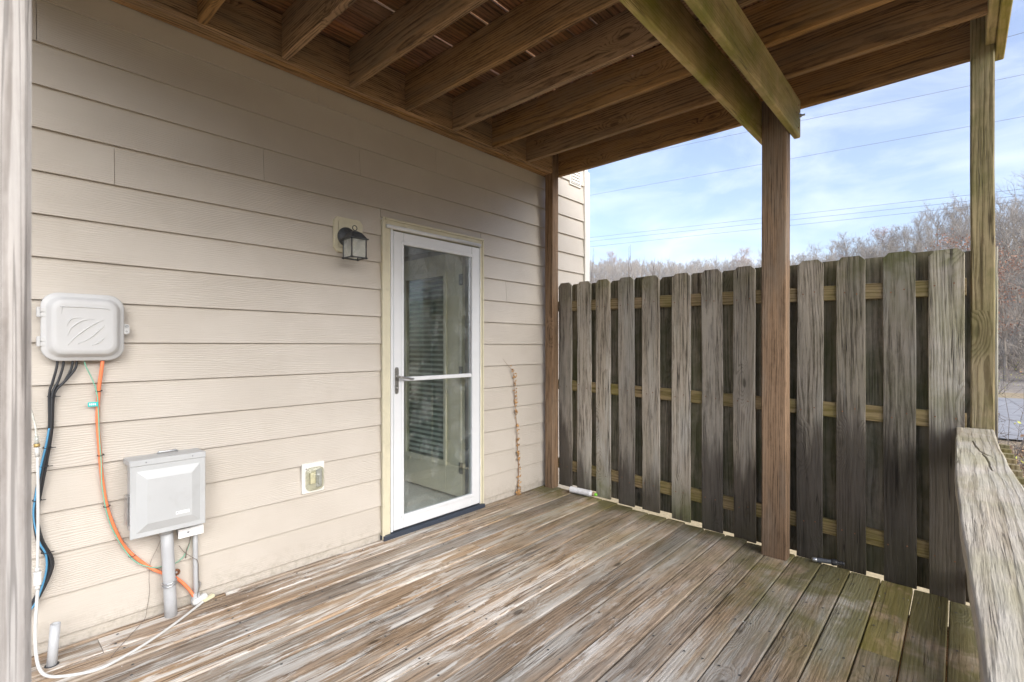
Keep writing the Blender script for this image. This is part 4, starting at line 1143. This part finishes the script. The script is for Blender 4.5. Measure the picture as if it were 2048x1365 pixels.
fa, fb = Vector((3.442, -2.168, -0.022)), Vector((3.500, -2.335, -0.022))
axf = (fb - fa).normalized()
Mf = frame(fa, Vector((0, 0, 1)).cross(axf), axf)
fl = empty('flashlight', fa, 'black torch with a silver end cap lying at the foot of the fence', 'flashlight')
Lf = (fb - fa).length
k_ = Lf / 0.177
lathe('end_cap', [(0.0, 0.0), (0.008, 0.001), (0.0125, 0.004), (0.0135, 0.010), (0.0135, 0.024), (0.012, 0.027)], STEEL, fl, Mf, 20)
gr = [(0.0125, 0.027)]
h = 0.028
while h < 0.098:
    gr += [(0.0135, h), (0.0135, h + 0.0026), (0.0126, h + 0.0030), (0.0126, h + 0.0044)]; h += 0.0048
lathe('grip', gr, GREY_RUBBER, fl, Mf, 20)
lathe('head', [(0.0130, 0.099), (0.0175, 0.103), (0.0185, 0.108), (0.0185, 0.124), (0.0165, 0.130), (0.0125, 0.132), (0.0125, 0.137), (0.0105, 0.138), (0.0105, 0.142), (0.0120, 0.143), (0.0120, 0.149), (0.0100, 0.150), (0.0100, 0.154), (0.0110, 0.155), (0.0110, 0.162), (0.0085, 0.168), (0.0, 0.170)], RUBBER, fl, Mf, 20)
box('switch', (3.4635, -2.2665, -0.0245), (3.4735, -2.2505, -0.0185), RED, fl, 0.002)
# little debris flakes on the boards
bm = bmesh.new()
for k in range(170):
    x, y = (random.uniform(0.3, 3.4), random.uniform(-2.7, -0.05)) if k < 90 else (random.uniform(0.9, 3.4), -abs(random.gauss(0.0, 0.09)) - 0.03)
    sz = random.uniform(0.0015, 0.0045)
    a = random.uniform(0, 6)
    bmesh.ops.create_circle(bm, cap_ends=True, radius=sz, segments=5, matrix=Matrix.Translation((x, y, SL * y + 0.0018)) @ Matrix.Rotation(a, 4, 'Z') @ Matrix.Rotation(0.25, 4, 'X') @ Matrix.Scale(random.uniform(0.5, 1), 4, (1, 0, 0)))
tag(bm_obj('debris', bm, CABLE), 'tiny pale flakes scattered on the deck boards', 'debris', kind='stuff')

# ================================================================== POWER LINES
def wire(pts, r, label):
    o = tube('power_line', pts, r, WIRE, None, 5, 10)
    tag(o, label, 'power line', 'power lines across the sky')
for (p, q, r_, lb) in (((23.1, -44.3, 10.8), (18.2, 87.3, 10.8), 0.0065, 'highest power line, only seen at the top right edge of the sky'),
                       ((30.7, -43.8, 10.3), (6.6, 90.7, 10.3), 0.0065, 'second highest power line slanting across the blue sky'),
                       ((30.9, -44.1, 9.3), (10.3, 91.4, 9.3), 0.0065, 'third power line from the top, in the middle of the sky'),
                       ((46.1, -44.4, 9.5), (15.0, 92.7, 9.5), 0.0095, 'upper of the three close power lines over the treetops'),
                       ((46.7, -44.3, 9.2), (14.1, 92.5, 9.2), 0.0095, 'middle of the three close power lines over the treetops'),
                       ((45.7, -44.5, 8.9), (16.5, 93.0, 8.9), 0.0095, 'lowest of the three close power lines over the treetops')):
    p, q = Vector(p), Vector(q)
    wire([p, p.lerp(q, 0.33), p.lerp(q, 0.66), q], r_, lb)

# ================================================================== TREES
class Acc:
    def __init__(self): self.v, self.f = [], []
    def seg(self, a, b, ra, rb, sides):
        d = b - a
        if d.length < 1e-6: return
        d.normalize()
        u = d.cross(Vector((0.21, 0.37, 0.9)))
        if u.length < 1e-3: u = d.cross(Vector((1, 0, 0)))
        u.normalize(); w = d.cross(u)
        n = len(self.v)
        for (p, r) in ((a, ra), (b, rb)):
            for k in range(sides):
                an = 2 * math.pi * k / sides
                self.v.append(p + (u * math.cos(an) + w * math.sin(an)) * r)
        for k in range(sides):
            k2 = (k + 1) % sides
            self.f.append((n + k, n + k2, n + sides + k2, n + sides + k))
    def leaf(self, p, s, rg):
        u = Vector((rg.uniform(-1, 1), rg.uniform(-1, 1), rg.uniform(-1, 1))).normalized()
        w = u.cross(Vector((rg.uniform(-1, 1), rg.uniform(-1, 1), rg.uniform(-1, 1)))).normalized()
        n = len(self.v)
        self.v += [p - u * s, p + w * s * 0.6, p + u * s, p - w * s * 0.6]
        self.f.append((n, n + 1, n + 2, n + 3))
def grow(rg, H, levels, counts, tw=1.0, spread=1.0, low=0.28, leaves=0, leaf_s=0.12):
    trunk, crown, lv = Acc(), Acc(), Acc()
    tips = []
    def limb(p, d, L, r, lev):
        nseg = (6, 4, 3, 2, 1)[min(lev, 4)]
        sides = (6, 4, 3, 3, 3)[min(lev, 4)]
        acc = trunk if lev <= 1 else crown
        pts = [p]
        q, dd = p.copy(), d.copy()
        for k in range(nseg):
            bend = (0.10, 0.28, 0.35, 0.4, 0.4)[min(lev, 4)]
            dd = (dd + Vector((rg.uniform(-1, 1), rg.uniform(-1, 1), rg.uniform(-0.6, 1.0))) * bend * (0.6 if lev == 0 else 1)).normalized()
            nq = q + dd * (L / nseg)
            ra = r * (1 - 0.8 * k / nseg); rb = r * (1 - 0.8 * (k + 1) / nseg)
            acc.seg(q, nq, ra, rb, sides)
            q = nq; pts.append(q)
        if lev >= levels:
            tips.append(q); return
        for c in range(counts[lev]):
            t = (low + (1 - low) * (c + rg.random()) / counts[lev]) if lev == 0 else rg.uniform(0.25, 1.0)
            i = min(nseg - 1, int(t * nseg)); bp = pts[i].lerp(pts[i + 1], t * nseg - i)
            az = rg.uniform(0, 2 * math.pi)
            if lev == 0:
                el = rg.uniform(0.45, 1.0) + 0.35 * t
                nd = Vector((math.cos(az) * math.cos(el), math.sin(az) * math.cos(el), math.sin(el)))
                ln = H * rg.uniform(0.26, 0.40) * (1.15 - 0.55 * t) * spread
            else:
                nd = (dd * 0.75 + Vector((rg.uniform(-1, 1), rg.uniform(-1, 1), rg.uniform(-0.5, 1.0)))).normalized()
                ln = L * rg.uniform(0.40, 0.65)
            limb(bp, nd, ln, max(0.012 * tw, r * (0.42 if lev == 0 else 0.48)), lev + 1)
    limb(Vector((0, 0, 0)), Vector((rg.uniform(-0.06, 0.06), rg.uniform(-0.06, 0.06), 1)).normalized(), H * 0.82, H * 0.014 * (0.7 + 0.3 * tw), 0)
    for k in range(leaves):
        lv.leaf(rg.choice(tips) + Vector((rg.gauss(0, 0.25), rg.gauss(0, 0.25), rg.gauss(0, 0.2))), leaf_s * rg.uniform(0.6, 1.3), rg)
    return trunk, crown, lv
def acc_mesh(name, acc, mat):
    me = bpy.data.meshes.new(name)
    me.from_pydata([tuple(p) for p in acc.v], [], acc.f)
    me.materials.append(mat)
    return me
KINDS = []
for k in range(7):
    rg = random.Random(100 + k)
    leafy = 1800 if k in (5, 6) else 0
    t_, c_, l_ = grow(rg, 14.0, 4, (15, 6, 5, 3), 1.0, (1.0, 0.85, 1.15, 0.95, 1.05, 1.1, 1.0)[k], 0.25, leafy, 0.10)
    KINDS.append((acc_mesh('trunk', t_, BARK), acc_mesh('crown', c_, BARK), acc_mesh('leaves', l_, LEAF_RUST) if leafy else None))
def bare_tree(loc, h, k, rz, label, group):
    root = empty('bare_tree', loc, label, 'tree', group)
    root.rotation_euler = (0, 0, rz)
    s_ = h / 14.0
    root.scale = (s_, s_, s_)
    for nm, me in zip(('trunk', 'crown', 'leaves'), KINDS[k]):
        if me is None: continue
        o = bpy.data.objects.new(nm, me); COL.objects.link(o); o.parent = root
    return root
rg = random.Random(5)
placed = 0
# trees along the crest, seen against the sky, and down the slope
for i in range(30):
    th = 15.0 - 19.5 * i / 29 + rg.uniform(-0.25, 0.25)
    p = hill_point(th, rg.uniform(0.84, 1.03)); p.z -= 0.2
    bare_tree(p, rg.uniform(9.0, 13.5), rg.choice((0, 1, 2, 3, 4)), rg.uniform(0, 6.28), 'tall bare grey tree on the crest of the hill against the sky', 'bare trees along the hill crest')
for i in range(34):
    th = 14.5 - 20.0 * i / 33 + rg.uniform(-0.4, 0.4)
    p = hill_point(th, rg.uniform(0.45, 0.8)); p.z -= 0.2
    bare_tree(p, rg.uniform(8.0, 11.0), rg.choice((0, 1, 2, 3, 4)), rg.uniform(0, 6.28), 'bare tree on the hillside below the crest, behind the fence', 'bare trees on the slope')
p = hill_point(17.1, 0.86); bare_tree(p, 14.0, 5, 0.4, 'round rust leaved tree rising left of the middle post', None)
p = hill_point(8.6, 0.86); bare_tree(p, 9.0, 6, 1.4, 'rust orange leaved tree just right of the middle post', None)
p = hill_point(5.0, 0.96); bare_tree(p, 11.5, 5, 2.2, 'tall bushy reddish brown tree near the middle of the crest', None)
p = hill_point(30.6, 0.95); bare_tree(p, 13.0, 5, 3.0, 'small rust leaved tree on the far hill near the house corner', None)
# trees past the right post, beyond the road
for (x, y, h, k, lb) in ((42, -4.9, 7.5, 6, 'rusty leaved tree at the right edge beyond the road'), (47, -3.6, 9.0, 5, 'taller reddish tree behind the one at the right edge'),
                         (39.5, -5.9, 8.5, 2, 'dark trunked bare tree nearest the road at the right edge'), (52, -6.2, 11.0, 1, 'bare grey tree farther up the slope at the right edge')):
    bare_tree((x, y, hill_point(math.degrees(math.atan2(y + 2.83, x)), max(0, (x - 37) / 100.0)).z - 0.2), h, k, x, lb, None)
# far hill on the left reads as one wooded mass
mass = Acc()
SMALL = []
for k in range(5):
    t_, c_, _ = grow(random.Random(300 + k), 13.0, 3, (11, 5, 5), 2.6, 1.05, 0.2)
    SMALL.append((t_.v + c_.v, [tuple(f_) for f_ in t_.f] + [tuple(i_ + len(t_.v) for i_ in f_) for f_ in c_.f]))
def add_small(p, h, rz, k):
    s_, c_, n_ = h / 13.0, math.cos(rz), math.sin(rz)
    vsrc, fsrc = SMALL[k]
    b0 = len(mass.v)
    mass.v += [(p.x + (q.x * c_ - q.y * n_) * s_, p.y + (q.x * n_ + q.y * c_) * s_, p.z + q.z * s_) for q in vsrc]
    mass.f += [tuple(i_ + b0 for i_ in f_) for f_ in fsrc]
for i in range(330):
    th = 37 - 24 * (i + rg.random()) / 330
    add_small(hill_point(th, rg.uniform(0.80, 1.03)), rg.uniform(6, 10.5), rg.uniform(0, 6.28), rg.randrange(5))
for i in range(110):
    th = -6 - 95 * (i + rg.random()) / 110
    add_small(hill_point(th, rg.uniform(0.12, 0.95)), rg.uniform(9, 14), rg.uniform(0, 6.28), rg.randrange(5))
me = bpy.data.meshes.new('distant_woods'); me.from_pydata([tuple(q) for q in mass.v], [], mass.f); me.materials.append(BARK)
tag(place(bpy.data.objects.new('distant_woods', me), Matrix.Identity(4)), 'bare woods covering the far hills', 'woods', kind='stuff')
# scrub under the trees
scrub = Acc()
rs = random.Random(9)
for i in range(2100):
    th = rs.uniform(-8, 17) if i < 1350 else rs.uniform(15, 37)
    p = hill_point(th, rs.uniform(0.05, 1.0) if i < 1350 else rs.uniform(0.8, 1.01))
    hh = rs.uniform(1.5, 4.0)
    for k in range(9):
        d_ = Vector((rs.gauss(0, 0.5), rs.gauss(0, 0.5), 1)).normalized()
        q = p + d_ * hh * rs.uniform(0.5, 1.0)
        scrub.seg(p, q, 0.035, 0.015, 3)
        for m_ in range(2):
            e_ = q - d_ * hh * rs.uniform(0, 0.4)
            scrub.seg(e_, e_ + Vector((rs.gauss(0, 0.5), rs.gauss(0, 0.5), 0.6)) * hh * 0.35, 0.02, 0.01, 3)
me = bpy.data.meshes.new('hillside_scrub'); me.from_pydata([tuple(q) for q in scrub.v], [], scrub.f); me.materials.append(BARK)
tag(place(bpy.data.objects.new('hillside_scrub', me), Matrix.Identity(4)), 'leafless scrub covering the hillside under the trees', 'scrub', kind='stuff')

# ---- shrubs between the handrail and the road, and saplings behind the fence
def shrub(loc, h, n, leaf_mat, leaves, label, seed, wide=0.6):
    rg_ = random.Random(seed)
    st, lf = Acc(), Acc()
    for k in range(n):
        d_ = Vector((rg_.gauss(0, wide), rg_.gauss(0, wide), 1)).normalized()
        q = Vector((rg_.gauss(0, 0.08), rg_.gauss(0, 0.08), 0)); r_ = rg_.uniform(0.004, 0.009)
        L_ = h * rg_.uniform(0.6, 1.1)
        for s_ in range(5):
            d_ = (d_ + Vector((rg_.gauss(0, 0.2), rg_.gauss(0, 0.2), rg_.gauss(0, 0.12)))).normalized()
            nq = q + d_ * L_ / 5
            st.seg(q, nq, r_ * (1 - s_ / 6), r_ * (1 - (s_ + 1) / 6), 4)
            for m_ in range(2):
                e_ = nq + Vector((rg_.gauss(0, 1), rg_.gauss(0, 1), rg_.gauss(0.2, 0.6))) * h * 0.12
                st.seg(nq, e_, 0.0035, 0.0018, 3)
                if leaves and rg_.random() < leaves: lf.leaf(e_, rg_.uniform(0.018, 0.036), rg_)
            q = nq
    root = empty('shrub', loc, label, 'shrub')
    o = bpy.data.objects.new('stems', acc_mesh('stems', st, BARK_DARK)); COL.objects.link(o); o.parent = root
    if lf.v:
        o = bpy.data.objects.new('leaves', acc_mesh('leaves', lf, leaf_mat)); COL.objects.link(o); o.parent = root
shrub((6.3, -3.30, -1.2), 1.35, 16, LEAF_YELLOW, 0.55, 'yellow leaved shrub just outside the handrail', 1)
shrub((8.6, -3.50, -1.2), 1.5, 16, LEAF_BROWN, 0.6, 'brown leaved shrub between the handrail and the road', 2)
shrub((11.5, -3.45, -1.2), 1.7, 14, LEAF_YELLOW, 0.35, 'sparse shrub with a few yellow leaves near the road', 3)
shrub((5.3, -3.55, -1.2), 1.0, 18, LEAF_BROWN, 0.75, 'low brown leaved bush beside the cap of the handrail', 4)
shrub((7.4, -3.22, -1.2), 1.5, 18, LEAF_BROWN, 0.35, 'twiggy bush with few brown leaves against the right edge', 6)
shrub((10.0, -3.30, -1.2), 1.7, 18, LEAF_YELLOW, 0.5, 'yellow speckled bush standing in front of the road', 7)
shrub((14.5, -3.75, -1.2), 2.2, 18, LEAF_BROWN, 0.2, 'tall leafless bush on the near verge of the road', 8)
shrub((36.2, -4.3, -1.3), 2.2, 20, LEAF_YELLOW, 0.9, 'yellow green bush on the far side of the road', 5)
bm = Acc(); rl = random.Random(77)
for k in range(5200):
    x, y = rl.uniform(4.0, 17.5), rl.uniform(-7, -2.2)
    bm.leaf(Vector((x, y, -1.235 + rl.uniform(0, 0.03))), rl.uniform(0.03, 0.06), rl)
tag(place(bpy.data.objects.new('fallen_leaves', acc_mesh('fallen_leaves', bm, LEAF_BROWN)), Matrix.Identity(4)), 'fallen brown leaves on the ground by the road', 'leaves', kind='stuff')
def sapling(base, tips_, label):
    root = empty('sapling', base, label, 'sapling')
    b = Vector(base)
    for i, tp_ in enumerate(tips_):
        tp_ = Vector(tp_); d_ = tp_ - b
        pts = [b + Vector((0.03 * i, 0.02 * i, 0)), b + d_ * 0.35 + Vector((0.04, -0.03, 0.1)), b + d_ * 0.7 + Vector((-0.03, 0.03, 0.06)), tp_]
        n_ = 3 * 6 + 1
        tube('stem', pts, [0.013 - 0.0105 * j / (n_ - 1) for j in range(n_)], BARK_DARK, root, 6, 6)
        for m_ in range(5):
            t_ = rl.uniform(0.6, 0.95); p_ = b + d_ * t_
            tube('twig', [p_, p_ + Vector((rl.uniform(-0.12, 0.12), rl.uniform(-0.12, 0.12), rl.uniform(0.08, 0.2)))], [0.004, 0.002], BARK_DARK, root, 5, 0)
sapling((8.2, 1.55, -1.2), [(8.1, 1.62, 3.08), (8.16, 1.62, 3.12), (8.44, 1.28, 2.88), (8.5, 1.2, 2.76), (8.3, 1.45, 2.78)], 'bare twiggy sapling sticking up behind the left part of the fence')
sapling((7.6, 2.15, -1.2), [(7.67, 2.10, 3.05), (7.60, 2.2, 2.5)], 'single bare sapling stem close to the house corner')

# ================================================================== HAZE
hz = box('haze', (-480, -480, -2.6), (480, 480, 52), WIRE)
hm = bpy.data.materials.new('haze'); hm.use_nodes = True
ht = hm.node_tree; ht.nodes.clear()
ho = ht.nodes.new('ShaderNodeOutputMaterial'); hv = ht.nodes.new('ShaderNodeVolumePrincipled')
hv.inputs['Color'].default_value = (1.0, 0.985, 0.97, 1)
hv.inputs['Density'].default_value = 0.0010
hv.inputs['Anisotropy'].default_value = 0.2
ht.links.new(hv.outputs[0], ho.inputs['Volume'])
hz.data.materials.clear(); hz.data.materials.append(hm)
tag(hz, 'thin pale winter haze between the deck and the hills', 'haze', kind='stuff')
